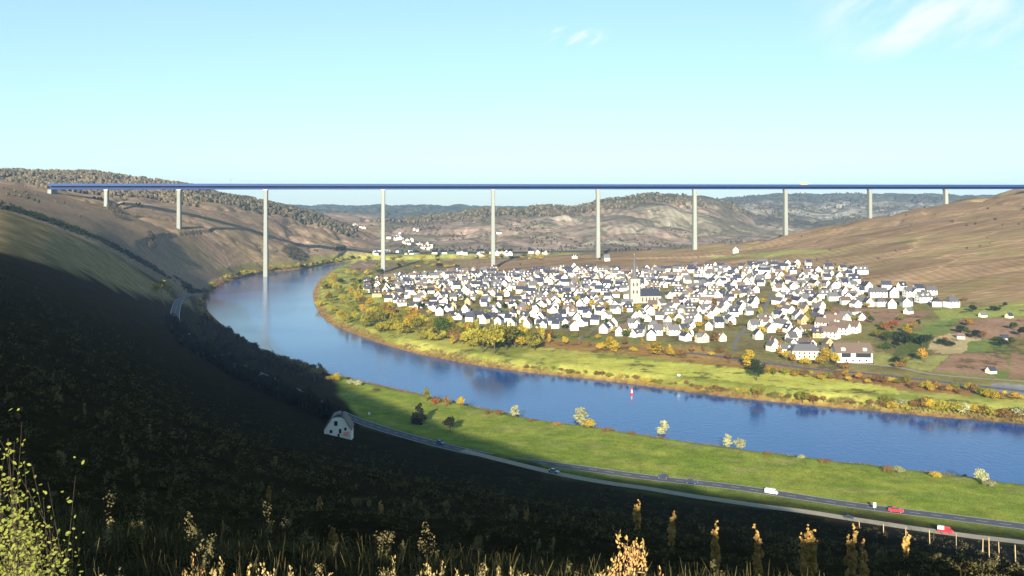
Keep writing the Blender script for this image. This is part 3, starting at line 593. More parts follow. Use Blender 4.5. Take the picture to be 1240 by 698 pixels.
# orange thicket between road and meadow, and bushes along the far water's edge
S = []
for px in range(918, 1236, 7): S.append((px+rr.uniform(-3,3), np.interp(px, [918,1060,1236], [452,463,484])+rr.uniform(-3,3), rr.uniform(4,7), rr.choice(['bush','bush','round']), rr.choice(['gold','gold','brown','brown','olive','yellow','orange']), rr.uniform(1.1,1.6)))
named_series(S, 'thicket_shrub', '{c} {s} shrub, {n} from left along the valley road below the fields', 'shrub', 'autumn shrubs along the valley road')
S = [(916,461,15,'round','dark',1.1)]
named_series(S, 'meadow_tree', 'lone dark green round tree standing in the yellow meadow beside a golden poplar', 'tree', None)
S = []
for i, px in enumerate(range(640, 1246, 9)):
    py = np.interp(px, [620,760,900,1100,1240], [446,461.5,479,497.5,510]); big = px > 1080
    S.append((px+rr.uniform(-4,4), py-rr.uniform(.5,3), rr.uniform(2.5,5) if not big else rr.uniform(5,9.5), rr.choice(['bush','bush','round']), rr.choice(['brown','olive','brown','brown','gold'] if not big else ['gold','yellow','gold','brown','yellow','pale']), rr.uniform(1.1,1.7)))
S += [(918,481,9,'round','olive',1.3),(972,489,9,'round','olive',1.3),(985,490,7,'round','brown',1.3),(1075,489,7,'bush','olive',1.4)]
named_series(S, 'bank_shrub', '{c} {s} shrub, {n} from left along the far waterline of yellow meadow', 'shrub', 'shrubs along the far waterline')
# far-left shore under the brown hill
S = []
for px in range(246, 436, 6):
    py = np.interp(px, [246,254,275,320,365,400,436], [366,353,340,330,325,319.5,314]); S.append((px+rr.uniform(-2,2), py-rr.uniform(.3,1.2), rr.uniform(7,12), rr.choice(['round','round','bush']), rr.choice(['yellow','olive','gold','yellow','brown','dark']), rr.uniform(1.2,1.6)))
for px, py in [(243,372),(241,380),(246,386),(252,391),(196,352),(190,357),(203,356)]: S.append((px, py, rr.uniform(9,13), 'round', rr.choice(['gold','orange','yellow']), 1.2))
named_series(S, 'shore_tree', '{c} {s} tree, {n} from left along shore below the brown hill', 'tree', 'trees along the shore under the brown hill', True)
# behind the bend, around the distant pier
S = [(rr.uniform(440, 660), 0, rr.uniform(6,10), rr.choice(['round','bush']), rr.choice(['olive','yellow','brown','dark','gold']), rr.uniform(1.2,1.7)) for _ in range(62)]
S = [(a, rr.uniform(312, 326) if a < 560 else rr.uniform(310, 315), *r) for a, b, *r in S]
S += [(rr.uniform(425, 480), rr.uniform(328, 352), rr.uniform(7,11), 'round', rr.choice(['olive','yellow','brown','dark','gold','green']), rr.uniform(1.1,1.5)) for _ in range(26)]
named_series(S, 'distant_tree', '{c} {s} tree, {n} from left in the flats behind the village', 'tree', 'trees in the flats behind the village', True)
# near bank
S = [(403,462,6,'bush','gold',1.6),(408,462,6,'round','gold',1.3),(424,466,4.5,'bush','pale',1.6),(434,468,5,'bush','pale',1.5),(455,474,3,'bush','brown',1.8),(517,486,8,'tall','olive',1.7),(527,490,5,'bush','red',1.4),(541,492,6,'tall','brown',2),(558,494,7,'round','gold',1.1),
     (603,503,4,'bush','brown',1.9),(624,505,6.5,'tall','pale',2.4),(703,516,11,'tall','pale',2.1),(711,518,6,'bush','gold',1.5),(735,523,3,'bush','brown',2),(803,531,10,'tall','pale',1.9),(881,543,7,'tall','pale',1.7),(896,546,6,'round','pale',1.4),
     (970,556,2.5,'bush','pale',1.5),(1000,561,3,'bush','brown',2.2),(1075,572,3.5,'bush','brown',1.9),(1088,573,4.5,'bush','pale',1.4),(1133,579,4,'bush','gold',1.5),(1188,587,7,'round','pale',1.2),(1197,589,3.5,'bush','pale',1.8),(590,502,2.5,'bush','brown',2),(645,511,2.5,'bush','brown',2),(675,516,2.6,'bush','orange',2),(765,527,2.5,'bush','brown',2),(930,551,2.5,'bush','brown',2)]
named_series(S, 'waterside_shrub', '{c} {s} shrub, {n} from left along the near waterline of green meadow', 'shrub', 'shrubs along the near waterline')
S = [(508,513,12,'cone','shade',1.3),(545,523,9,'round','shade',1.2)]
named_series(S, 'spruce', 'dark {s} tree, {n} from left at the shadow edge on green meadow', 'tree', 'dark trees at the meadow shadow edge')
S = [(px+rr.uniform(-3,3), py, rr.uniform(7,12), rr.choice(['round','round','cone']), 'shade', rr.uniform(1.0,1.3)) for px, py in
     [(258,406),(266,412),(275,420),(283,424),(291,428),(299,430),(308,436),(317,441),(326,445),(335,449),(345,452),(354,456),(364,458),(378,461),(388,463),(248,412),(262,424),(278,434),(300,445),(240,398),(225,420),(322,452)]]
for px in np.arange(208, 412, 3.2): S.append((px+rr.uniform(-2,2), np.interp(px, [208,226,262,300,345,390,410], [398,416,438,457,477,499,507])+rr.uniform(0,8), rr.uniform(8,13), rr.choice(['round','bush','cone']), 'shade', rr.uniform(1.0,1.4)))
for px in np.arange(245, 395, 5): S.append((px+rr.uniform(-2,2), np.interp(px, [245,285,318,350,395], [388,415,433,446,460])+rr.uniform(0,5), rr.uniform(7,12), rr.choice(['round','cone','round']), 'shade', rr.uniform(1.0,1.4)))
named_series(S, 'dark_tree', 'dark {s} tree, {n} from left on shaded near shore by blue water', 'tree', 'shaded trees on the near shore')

# ------------------------------------------------------------------ woods on the hill tops (one mass each)
def wood(name, test, n, x0, x1, d0, d1, hmin, hmax, mats, seed):
    rng = np.random.default_rng(seed)
    px = rng.uniform(x0, x1, n*6); D = rng.uniform(d0, d1, n*6); X = (px-CX)/F*D; Z = H(X, D); Kc = kcoord(X, D); m = test(px, D, Z, Kc, X); px, D, X, Z = px[m][:n], D[m][:n], X[m][:n], Z[m][:n]
    base = []
    for j in range(5):
        me = bpy.data.meshes.new('t'); import bmesh; b = bmesh.new(); bmesh.ops.create_icosphere(b, subdivisions=2, radius=1)
        v = np.array([q.co[:] for q in b.verts]); fq = np.array([[q.index for q in f.verts] for f in b.faces]); b.free(); bpy.data.meshes.remove(me)
        r2 = np.random.default_rng(j+50); v = v*(.8+.4*r2.random((len(v), 1))); v[:, 2] = v[:, 2]*1.05; base.append((v, fq))
    VV = []; FF = []; off = 0; mi = []
    for i in range(len(X)):
        v, fq = base[i % 5]; h = rng.uniform(hmin, hmax); r = h*.42; a = rng.uniform(0, 6.28); ca, sa = math.cos(a), math.sin(a)
        w_ = np.stack([(v[:,0]*ca-v[:,1]*sa)*r+X[i], (v[:,0]*sa+v[:,1]*ca)*r+D[i], v[:,2]*h*.5+Z[i]+h*.42], 1)
        VV.append(w_); FF.append(fq+off); off += len(v); mi.append(np.full(len(fq), rng.choice(len(mats), p=[m_[1] for m_ in mats])))
    me = np_mesh(name, np.concatenate(VV), np.concatenate(FF), False)
    for m_, _ in mats: me.materials.append(m_)
    me.polygons.foreach_set('material_index', np.concatenate(mi).astype(np.int32)); o = link(name, me); return o
WM = [(leaf_mat('wood_brown', (.115, .09, .055), (.08, .065, .04), 0, .02), .5), (leaf_mat('wood_dark', (.045, .045, .028), (.065, .055, .035), 0, .02), .34), (leaf_mat('wood_ochre', (.14, .105, .055), (.10, .08, .045), 0, .02), .16)]
WD = [(WM[1][0], .55), (WM[0][0], .35), (LEAF['dark'], .1)]
o = wood('woods', lambda px, D, Z, K, X: (K > 10.0) & (K < 12.6) & (fbm(X/80, D/80, 3, 71) > .33), 7000, -60, 240, 1850, 3000, 6, 10, WM, 1); tag(o, 'autumn woods covering the hilltop behind the left bridge end', 'woods', None, 'stuff')
o = wood('woods', lambda px, D, Z, K, X: (K > 10.55) & (K < 12.5) & (fbm(X/80, D/80, 3, 72) > .3), 3600, 235, 432, 2100, 2850, 6, 10, WD, 2); tag(o, 'dark woods on the ridge running down to the far village', 'woods', None, 'stuff')
o = wood('woods', lambda px, D, Z, K, X: (K > 11.75) & (K < 12.3) & (fbm(X/120, D/120, 3, 73) > .42), 2300, 445, 905, 2700, 3600, 8, 12, WD, 3); tag(o, 'woods along the crest of the far brown hill', 'woods', None, 'stuff')
def clump(label, pts, seed, n=60, leafs=WD, hmin=5, hmax=9):
    P = np.array(pts); W_ = np.array([hit(*p) for p in pts])
    rng = np.random.default_rng(seed); lo = W_.min(0); hi = W_.max(0)
    xs = rng.uniform(lo[0], hi[0], n*8); ys = rng.uniform(lo[1], hi[1], n*8); m = inside(xs, ys, W_); xs, ys = xs[m][:n], ys[m][:n]
    if not len(xs): return
    zs = H(xs, ys); v, fq = leaf_cloud(np.stack([xs, ys, zs+rng.uniform(hmin, hmax, len(xs))*.4], 1), np.full(len(xs), (hmin+hmax)*.28), len(xs)*40, .9, rng)
    o = link('scrub', np_mesh('scrub', v, fq), None, leafs[0][0]); tag(o, label, 'scrub', None, 'stuff')
clump('dark scrub patch on brown hill beside third pier', [(341,302),(352,298),(371,312),(366,318),(348,313)], 4, 90)
clump('small dark scrub patch on brown hill near the gap', [(402,299),(418,299),(418,304),(403,304)], 5, 40)
clump('dark scrub under the first pier of the bridge', [(129,250),(136,249),(150,264),(145,268)], 6, 40)
clump('dark scrub in the gully below the second pier', [(181,283),(186,283),(186,302),(181,302)], 8, 40)
clump('dark bushes on skyline beside the ninth pier', [(1052,264),(1082,252),(1086,255),(1056,266)], 9, 60)
clump('dark scrub along the ridge top right', [(1165,246),(1205,235),(1210,238),(1170,249)], 10, 60, [(LEAF['olive'], 1)])
def sparse(label, test, n, x0, x1, d0, d1, h0, h1_, seed):
    tag(wood('scrub', test, n, x0, x1, d0, d1, h0, h1_, WD, seed), label, 'scrub', None, 'stuff')
sparse('scattered scrub over the far brown hillside', lambda px, D, Z, K, X: (K > 10.1) & (K < 12) & (Z > 12) & (fbm(X/70, D/130, 4, 81) > .60), 900, 440, 900, 1950, 3300, 3, 5.5, 31)
sparse('scattered bushes over the brown hill left of the river', lambda px, D, Z, K, X: (K > 7) & (K < 10.6) & (Z > 14) & (fbm(X/60, D/60, 4, 82) > .60), 170, 0, 450, 1150, 2400, 2.5, 5, 32)
sparse('few small bushes dotted over the vineyard hill', lambda px, D, Z, K, X: (K > 7.3) & (K < 9.2) & (fbm(X/40, D/40, 4, 83) > .62), 110, 600, 1290, 900, 1800, 2, 4, 33)
sparse('scattered trees over the bluish terraces far right', lambda px, D, Z, K, X: (K > 12) & (K < 14) & (fbm(X/90, D/200, 4, 84) > .55), 1500, 870, 1150, 3300, 5500, 6, 10, 34)
# hedge in the fold of the left slope
pts = chain([hit(x, y) for x, y in [(-60,232),(0,249.5),(50,264),(100,283),(150,306),(190,327),(222,345),(240,354)]], 12); rng = np.random.default_rng(14)
k = rng.integers(0, len(pts), 1500); q = pts[k]+rng.normal(size=(1500, 2))*np.array((6, 17)); q = q[vnoise(q[:,0]/22, q[:,1]/22, 4) > .32]; z = H(q[:,0], q[:,1])
v, fq = leaf_cloud(np.stack([q[:,0], q[:,1], z+1.3], 1), np.full(len(q), 2.3), 30000, .55, rng); tag(link('hedgerow', np_mesh('hedgerow', v, fq), None, LEAF['dark']), 'long dark hedge running down the fold of the left slope', 'hedge', None, 'stuff')

# ------------------------------------------------------------------ reeds along both banks
def reeds(name, P, label, leaf, dens, width, off, seed, hh=1.4, sgn=1):
    rng = np.random.default_rng(seed); P2, _ = dense(P, np.zeros(len(P)), 1.0); P2 = P2[(P2[:,1] < 1700) & (np.abs(P2[:,0]) < .62*P2[:,1])]; n = int(len(P2)*dens); k = rng.integers(0, len(P2)-1, n)
    d = np.gradient(P2, axis=0)[k]; d /= np.linalg.norm(d, axis=1)[:, None]; nn = np.stack([-d[:,1], d[:,0]], 1)
    q = P2[k]+nn*(sgn*(off+width*rng.random(n)))[:, None]; sc = vnoise(q[:,0]/14, q[:,1]/14, 3); keep = sc > .25; q = q[keep]; sc = sc[keep]; z = H(q[:,0], q[:,1]); n = len(q); r = .5+.6*rng.random(n)
    v, fq = leaf_cloud(np.stack([q[:,0], q[:,1], z+hh*.45*sc*1.5], 1), r, n*14, .22, rng, hh); tag(link(name, np_mesh(name, v, fq), None, leaf), label, 'reeds', None, 'stuff')
reeds('reeds', NEARs, 'rusty brown reeds fringing the near river bank', leaf_mat('rust_reed', (.26, .17, .08), (.17, .11, .05), .2, .12), 2.2, 4.5, 1, 21, 1.3, 1)
reeds('reeds', FARs, 'rusty brown reeds fringing the far river bank', leaf_mat('ochre_reed', (.24, .165, .07), (.15, .10, .045), .2, .1), 2.4, 9, .5, 22, 1.6, 1)

# ------------------------------------------------------------------ houses
def roof_mesh(W, Dp, hw, rh, hip=0.0, ov=.5, th=.28):
    """ridge along x; hip is the amount the ridge is drawn in at both ends"""
    b = MB(); sl = rh/(Dp/2); e = ov; ye = Dp/2+e; ze = hw-e*sl
    xr = W/2+e*.6-hip
    for s in (-1, 1):
        lo = [(-W/2-e*.6, s*ye, ze), (W/2+e*.6, s*ye, ze), (xr, 0, hw+rh), (-xr, 0, hw+rh)]
        hi = [(x, y, z+th) for x, y, z in lo]
        b.loft([lo, hi] if s < 0 else [lo[::-1], hi[::-1]])
    if hip:
        for s in (-1, 1):
            lo = [(s*(W/2+e*.6), -ye, ze+.02), (s*(W/2+e*.6), ye, ze+.02), (s*xr, 0, hw+rh+.02)]; hi = [(x, y, z+th) for x, y, z in lo]; b.loft([lo, hi] if s > 0 else [lo[::-1], hi[::-1]])
    return b
def house_proto(W, Dp, hw, rh, hip=0.0, dormer=0, wing=False, flat=False):
    P = {'wall': MB(), 'roof': MB(), 'chimney': MB(), 'win': []}
    if flat:
        P['wall'].box(-W/2, W/2, -Dp/2, Dp/2, -2, hw); P['roof'].box(-W/2-.4, W/2+.4, -Dp/2-.4, Dp/2+.4, hw+.01, hw+.5); P['roof'].box(-W*.2, W*.1, -1.5, 1.5, hw+.51, hw+1.4)
    else:
        if hip: P['wall'].box(-W/2, W/2, -Dp/2, Dp/2, -2, hw-.02)
        else: P['wall'].prism_x([(-Dp/2, -2), (Dp/2, -2), (Dp/2, hw), (0, hw+rh-.05), (-Dp/2, hw)][::-1], -W/2, W/2)
        P['roof'] = roof_mesh(W, Dp, hw, rh, hip)
        sl = rh/(Dp/2)
        for i in range(dormer):
            x = (i-(dormer-1)/2)*W/(dormer+.6); y = -Dp*.30; zb = hw+rh-abs(y)*sl
            P['wall'].prism_y([(x-1.1, zb-.6), (x+1.1, zb-.6), (x+1.1, zb+1.1), (x, zb+1.9), (x-1.1, zb+1.1)], y-.7, y+2.2)
            P['roof'].loft([[(x-1.35, y-1, zb+.95), (x, y-1, zb+1.95), (x+1.35, y-1, zb+.95), (x+1.35, y-1, zb+1.1), (x, y-1, zb+2.12), (x-1.35, y-1, zb+1.1)],
                            [(x-1.35, y+2.2, zb+.95), (x, y+2.2, zb+1.95), (x+1.35, y+2.2, zb+.95), (x+1.35, y+2.2, zb+1.1), (x, y+2.2, zb+2.12), (x-1.35, y+2.2, zb+1.1)]])
            P['win'].append((x, y-.71, zb+.35, 1.1, 1.1, 0))
        if wing:
            ww = Dp*.72; h2 = hw*.97; r2 = rh*.8; x0 = W*.18; y1 = -Dp/2-4.2
            P['wall'].prism_y([(x0-ww/2, -2), (x0+ww/2, -2), (x0+ww/2, h2), (x0, h2+r2-.05), (x0-ww/2, h2)], y1, -Dp/2+.3)
            s2 = r2/(ww/2)
            for s in (-1, 1):
                lo = [(x0+s*(ww/2+.4), y1-.4, h2-.4*s2), (x0, y1-.4, h2+r2), (x0, 1.0, h2+r2), (x0+s*(ww/2+.4), 1.0 if False else -Dp/2+.6, h2-.4*s2)]; hi = [(x, y, z+.26) for x, y, z in lo]
                P['roof'].loft([lo, hi] if s > 0 else [lo[::-1], hi[::-1]])
            for sx in (-1.6, 1.6): P['win'].append((x0+sx, y1-.02, 2.0, 1.1, 1.4, 0)); P['win'].append((x0+sx, y1-.02, 4.7, 1.1, 1.3, 0)) if h2 > 5.4 else None
        cx = W*.22; P['chimney'].box(cx-.45, cx+.45, .4, 1.3, hw+rh*.55, hw+rh+1.1); P['chimney'].box(cx-.55, cx+.55, .3, 1.4, hw+rh+1.11, hw+rh+1.3)
    fl = 2 if hw > 5 else 1; nx = max(2, int(W/3.6))
    for f_ in range(fl):
        for i in range(nx):
            x = (i-(nx-1)/2)*W/nx
            if wing and abs(x-W*.18) < Dp*.36+.9: continue
            P['win'].append((x, -Dp/2-.02, 1.1+f_*2.7, 1.2, 1.4, 0))
    if not hip and not flat:
        for f_ in range(fl+1):
            for sy in ((-1, 1) if f_ < fl else (0,)):
                for s in (-1, 1): P['win'].append((s*(W/2+.02), sy*Dp*.24, 1.1+f_*2.7, 1.1, 1.3, s))
    return P
def win_mesh():
    b = MB().box(-.5, .5, -.03, .03, 0, 1); return b.mesh('window')
WIN = win_mesh(); SILL = MB().box(-.58, .58, -.10, .04, -.09, 0).mesh('sill')
PROT = [house_proto(12, 9, 5.6, 4.6), house_proto(10, 8.5, 5.4, 4.8, dormer=1), house_proto(14, 10, 5.6, 4.8, dormer=2), house_proto(12, 9.5, 4.0, 5.2), house_proto(13, 9, 5.6, 4.2, wing=True),
        house_proto(12, 10, 5.8, 4.4, hip=3.5), house_proto(18, 9, 5.8, 4.2), house_proto(9.5, 9, 5.8, 5.2), house_proto(22, 11, 6.5, 4.0, hip=4), house_proto(16, 10, 4.2, 5.0, wing=True, dormer=1)]
SHAPE = ['gabled', 'gabled one-dormer', 'broad two-dormer', 'low steep-roofed', 'winged', 'hip-roofed', 'long gabled', 'narrow gabled', 'large hip-roofed', 'low winged']
PM = [{k: (v.mesh('house_'+k) if k != 'win' else v) for k, v in p.items()} for p in PROT]
WALLW = {'white': 'white', 'cream': 'cream', 'ivory': 'ivory', 'ochre': 'ochre'}; ROOFW = {'slate': 'dark slate', 'grey_roof': 'grey', 'brown_roof': 'brown'}
def house(pm, p, rz, wall, roof, label, group, wins=True, s=1.0, name='house', cat='house', front_only=True):
    r = empty(name, p, rz, s); tag(r, label, cat, group)
    wo = link('wall', pm['wall'], r, M[wall]); ro = link('roof', pm['roof'], r, M[roof])
    if len(pm['chimney'].vertices): link('chimney', pm['chimney'], ro, M['brick'])
    if wins:
        ca, sa = math.cos(rz), math.sin(rz)
        for (x, y, z, ww, hh, side) in pm['win']:
            nx_, ny_ = (0, -1) if side == 0 else (side, 0); wy = nx_*sa+ny_*ca
            if wy > .1: continue                       # faces away from the valley viewpoint entirely
            w_ = link('window', WIN, r, M['glass']); w_.location = (x, y, z); w_.scale = (ww, 1, hh)
            if side: w_.rotation_euler = (0, 0, side*math.pi/2)
            if wins == 2:
                q_ = link('sill', SILL, w_, M['white'])
    return r
hr = random.Random(21)
front = lambda px: np.interp(px, [440,470,500,560,620,700,760,850,900,950,1000,1040], [352,366,376,391,399,404,413,420,428,433,436,437])
back = lambda px: np.interp(px, [440,500,560,620,700,760,850,900,950,1000,1040,1060], [337,331,328,326,326,330,331,332,336,343,347,350])
placed = []; ROWS = []
chx, chy = hit(768, 366)
ST = [ROADS[k][0] for k in ROADS if 'street' in k]
def near_street(x, y): return min(float(seg_dist(np.array([x]), np.array([y]), P)[0][0]) for P in ST) < 7.8
for r_ in range(0, 34):
    row = []
    cand = []
    px = 445.0
    while px < 1045:
        xf, yf = G(px, front(px), 7); xb, yb = G(px, back(px), 20 if px > 600 else 10)
        D = yf + 12 + r_*23; step = hr.uniform(12.5, 20) if r_ > 1 else hr.uniform(12.5, 17)
        if D < yb-2:
            D += hr.uniform(-4.5, 4.5); X = (px-CX)/F*D
            ok = all((X-a)**2+(D-b)**2 > 12.6**2 for a, b in placed) and not (abs(X-chx-14) < 34 and abs(D-chy) < 26) and hr.random() > (.07 if px < 800 else .22)
            big = (X > G(1005, 418, 8)[0]-4 and D < 880)
            if ok and not big and not near_street(X, D): row.append((px, X, D)); placed.append((X, D))
        px += step*F/D if D > 0 else 20
    ROWS.append(row)
ROWS = [r for r in ROWS if r]
nh = 0
HOUSE_AT = []
def rowname(i): return 'front row' if i == 0 else ordinal(i+1)+' row back'
total = sum(len(r) for r in ROWS); print('houses', total, [len(r) for r in ROWS])
LIM = 288
FAR_HOUSES = []
for i, row in enumerate(ROWS):
    if nh + len(row) > LIM: FAR_HOUSES += [(X, D) for _, X, D in row]; nh = LIM; continue
    for j, (px, X, D) in enumerate(row):
        ti = hr.choice([0,1,2,3,4,5,6,7,7,3,0,4,9,1] if i else [0,2,4,6,6,8,9,4,7]); wall = hr.choice(['white']*8+['cream','ivory','ivory','ochre'] if px > 640 else ['white']*5+['cream','ivory','ivory','ochre'])
        roof = hr.choice(['slate','grey_roof','grey_roof','brown_roof','grey_roof','grey_roof','slate'] if px > 720 else ['slate','slate','slate','brown_roof','grey_roof','slate'])
        rz = hr.choice([0, 0, math.pi/2, math.pi/2*.98, -math.pi/2]) + hr.gauss(-.12 if px < 800 else .25, .22)
        z = min(gz(X+a, D+b) for a in (-5, 5) for b in (-4, 4))+.35
        lab = '%s %s house, %s roof, %s from left in %s' % (WALLW[wall], SHAPE[ti], ROOFW[roof], ordinal(j+1), rowname(i))
        house(PM[ti], (X, D, z), rz, wall, roof, lab, 'houses of the village on the river bend', wins=(1 if D < 900 else False), s=hr.uniform(.70, .87)); HOUSE_AT.append((i, j+1, X, D))
        nh += 1
# the roofs packed beyond the nearest three hundred houses
def far_houses():
    mats = ['white','ivory','cream','ochre','slate','grey_roof','brown_roof','brick']; VV, FF, MI = [], [], []; off = 0
    for X, D in FAR_HOUSES:
        pm = PM[hr.choice([0,1,2,3,4,6,7,0])]; rz = hr.choice([0, 1.57, 0])+hr.gauss(0, .25); sc_ = hr.uniform(.70, .9); z = gz(X, D)+.2; wm = hr.choice([0,0,0,0,1,1,2]); rm = hr.choice([4,4,4,5,5,6]); ca, sa = math.cos(rz), math.sin(rz)
        for key, mi_ in (('wall', wm), ('roof', rm), ('chimney', 7)):
            me = pm[key]; 
            for v in me.vertices: c = v.co*sc_; VV.append((c.x*ca-c.y*sa+X, c.x*sa+c.y*ca+D, c.z+z))
            for p_ in me.polygons: FF.append([off+i_ for i_ in p_.vertices]); MI.append(mi_)
            off += len(me.vertices)
    me = bpy.data.meshes.new('houses'); me.from_pydata(VV, [], FF)
    for m_ in mats: me.materials.append(M[m_])
    me.polygons.foreach_set('material_index', MI); o = link('houses', me); tag(o, 'closely packed white houses filling the back of the village', 'houses', None, 'stuff')
print('far houses', len(FAR_HOUSES))
far_houses()
def back_gardens():
    P = []
    for X, D in FAR_HOUSES:
        if hr.random() < .5: P.append((X+hr.uniform(-9, 9), D-hr.uniform(3, 8)))
    P = np.array(P); rng = np.random.default_rng(77); z = H(P[:,0], P[:,1]); r = rng.uniform(1.6, 3.0, len(P))
    cols_ = [LEAF['olive'], LEAF['gold'], LEAF['brown'], LEAF['green'], LEAF['dark']]; v, fq = leaf_cloud(np.stack([P[:,0], P[:,1], z+r*1.3], 1), r, len(P)*90, .5, rng, 1.2)
    me = np_mesh('garden_trees', v, fq)
    for m_ in cols_: me.materials.append(m_)
    cc = v.reshape(-1, 4, 3).mean(1); me.polygons.foreach_set('material_index', (np.floor(vnoise(cc[:,0]/9, cc[:,1]/9, 9)*6.9).astype(np.int32) % 5)); tag(link('garden_trees', me), 'garden trees between the packed houses at the back of the village', 'trees', None, 'stuff')
back_gardens()
# the houses standing apart on the upper right
for px, py, ti, rz, wall, roof, lab in [
 (1049,352,0,1.8,'white','slate','white gabled house with slate roof, nearest the dense village on upper slope'),
 (1063,360,6,-.1,'white','grey_roof','long white house with grey roof stretched along the upper slope'),
 (1082,360,7,1.4,'white','slate','white narrow gabled house between long house and grey-roofed pair'),
 (1102,359,4,.1,'white','grey_roof','white winged house with bright gable left of grey-roofed house'),
 (1118,366,2,.15,'white','grey_roof','white two-dormer house with large grey roof, second from right end'),
 (1152,372,5,.25,'white','grey_roof','white hip-roofed house standing alone at the right end of village'),
 (1036,356,9,1.2,'white','slate','low white winged house below the slate-roofed upper slope house'),
 (1100,380,3,.5,'ivory','grey_roof','small ivory hut alone on the brown plot below upper houses')]:
    p = ground(px, py); p.z += .3; house(PM[ti], p, rz, wall, roof, lab, None, 1, .62 if 'hut' in lab else 1.0)
for n_, (px, py) in enumerate([(1010,350),(1022,347),(1014,360),(1027,364),(1041,369),(1052,371),(1066,371),(1073,350),(1080,373),(1092,351),(1096,371),(1112,353),(1128,357),(1134,371)]):
    p = ground(px, py); p.z += .3; house(PM[[0,7,1,4,3,0,5][n_ % 7]], p, [1.5,.1,-.2,1.3,.3][n_ % 5], 'white', ['grey_roof','slate'][n_ % 2], 'white %s house, %s roof, %s from left on upper slope right of village' % (SHAPE[[0,7,1,4,3,0,5][n_ % 7]], ['grey','slate'][n_ % 2], ordinal(n_+1)), 'houses on the upper slope right of the village', 1, .85)
# stepped white terraces at the right end of the village
for n_, (px, py) in enumerate([(1000,398),(1011,394),(1004,409),(1017,404),(1029,402)]):
    p = ground(px, py); p.z += .2; house(PM[6], p, -.75, 'white', 'brown_roof', 'white stepped terrace house with brown roof, %s from bottom left of slanting terrace' % ordinal(n_+1), 'stepped white terrace houses', 1, .95)
# the big white house with brown roof and deep dark balconies
def big_house():
    p = ground(1031, 437); r = empty('guest_house', (p.x, p.y, p.z), -.06); tag(r, 'large white house with brown roof and dark balcony openings, right end of front row', 'house')
    W, Dp = 27, 15
    MB().prism_x([(-Dp/2,-2),(Dp/2,-2),(Dp/2,7.6),(0,13.2),(-Dp/2,7.6)][::-1], -W/2, W/2).build('wall', M['white'], r)
    ro = roof_mesh(W, Dp, 7.7, 5.7, 0, 1.0, .35).build('roof', M['brown_roof'], r); MB().box(5,6,.5,1.6,11,14.6).build('chimney', M['brick'], ro)
    for x0, x1 in ((-9.5, -2.5), (1.0, 12.4)):
        w_ = MB().box(x0, x1, -Dp/2-.04, -Dp/2-.01, 3.6, 6.9).build('loggia', M['glass'], r); MB().box(x0-.2, x1+.2, -Dp/2-1.3, -Dp/2-.05, 3.2, 3.5).build('balcony_slab', M['white'], w_)
    for x in (-11, -6, -1, 4, 9): MB().box(x-.7, x+.7, -Dp/2-.03, -Dp/2-.01, .6, 2.3).build('window', M['glass'], r)
    for s in (-1, 1): MB().box(s*8-1.4, s*8+1.4, -Dp/2+.5, -Dp/2+3, 8.6, 10.6).build('dormer', M['white'], ro)
big_house()
p = ground(975, 434); p.z += .3; house(house_p := PM[8], p, -.05, 'cream', 'grey_roof', 'cream long house with balcony bands in front row beside golden tree', None, 1, 1.0)
# long pale halls on the left
HALL = house_proto(46, 14, 5, 1, flat=True); HM = {k: (v.mesh('hall_'+k) if k != 'win' else []) for k, v in HALL.items()}
for px, py, s, lab in [(557,336,1.0,'long flat pale hall at the back edge of the village'),(520,372,.8,'long low white hall above the golden bank trees, left end'),(592,385,.9,'long low white hall in front row above the large yellow tree')]:
    p = ground(px, py); house(HM, p, -.05, 'ivory', 'grey_roof', lab, None, False, s, 'hall', 'hall')
# far village beyond the bridge
S = []
for _ in range(34): S.append((hr.uniform(442, 660), hr.uniform(306, 309.5)))
for _ in range(20): S.append((hr.uniform(468, 528), None))
S = [(px, py if py else np.interp(px, [468,528], [288,304])+hr.uniform(-4,2)) for px, py in S] + [(427,273),(430,274),(438,276),(441,277),(502,279),(506,280),(482,287),(484,285),(604,283),(696,313),(891,306),(735,316)]
S.sort()
for n_, (px, py) in enumerate(S):
    p = ground(px, py); ti = hr.choice([0,2,6,7]); wall = hr.choice(['white','white','ivory','cream']); roof = hr.choice(['slate','grey_roof'])
    house(PM[ti], p, hr.choice([0, 1.57])+hr.gauss(0,.3), wall, roof, '%s %s house with %s roof, %s from left beyond the bridge' % (WALLW[wall], SHAPE[ti], ROOFW[roof], ordinal(n_+1)), 'houses of the far village beyond the bridge', False, hr.uniform(.7,1.0))
# sheds on the plots
for px, py, wall, roof, lab in [(1222,385,'cream','slate','small cream shed with dark roof beside the brown plot, far right'),(1200,452,'ivory','slate','small pinkish shed on green corner above the pale lane'),(1216,412,'white','slate','small white shed half hidden by dark bushes above brown plot'),
      (1190,384,'ivory','grey_roof','small grey hut on the upper lane below the hill'),(1163,410,'white','brown_roof','tiny white shed at edge of tan field'),(1040,386,'white','grey_roof','small white hut between village and brown plot')]:
    p = ground(px, py); house(PM[3], p, hr.uniform(-.5,.5), wall, roof, lab, None, False, .5, 'shed', 'shed')
print('houses built', nh)
# garden trees in the village
gt = [h for h in HOUSE_AT if hr.random() < .6]
for (i, j, X, D) in gt:
    x, y = X+hr.choice([-9.5, 9.5]), D-hr.uniform(5, 9); lf = hr.choice(['gold','olive','brown','green','orange','olive','dark','yellow']); kd = hr.choice(['round','round','bush','tall'])
    tree('village_tree', (x, y, gz(x, y)), hr.uniform(5, 9), kd, lf, '%s %s tree beside %s house from left in %s' % (LEAFWORD[lf], {'round':'round','bush':'bushy','tall':'slender'}[kd], ordinal(j), rowname(i)), 'tree', 'garden trees among the village houses', 1.3 if kd != 'tall' else 1.8, True)

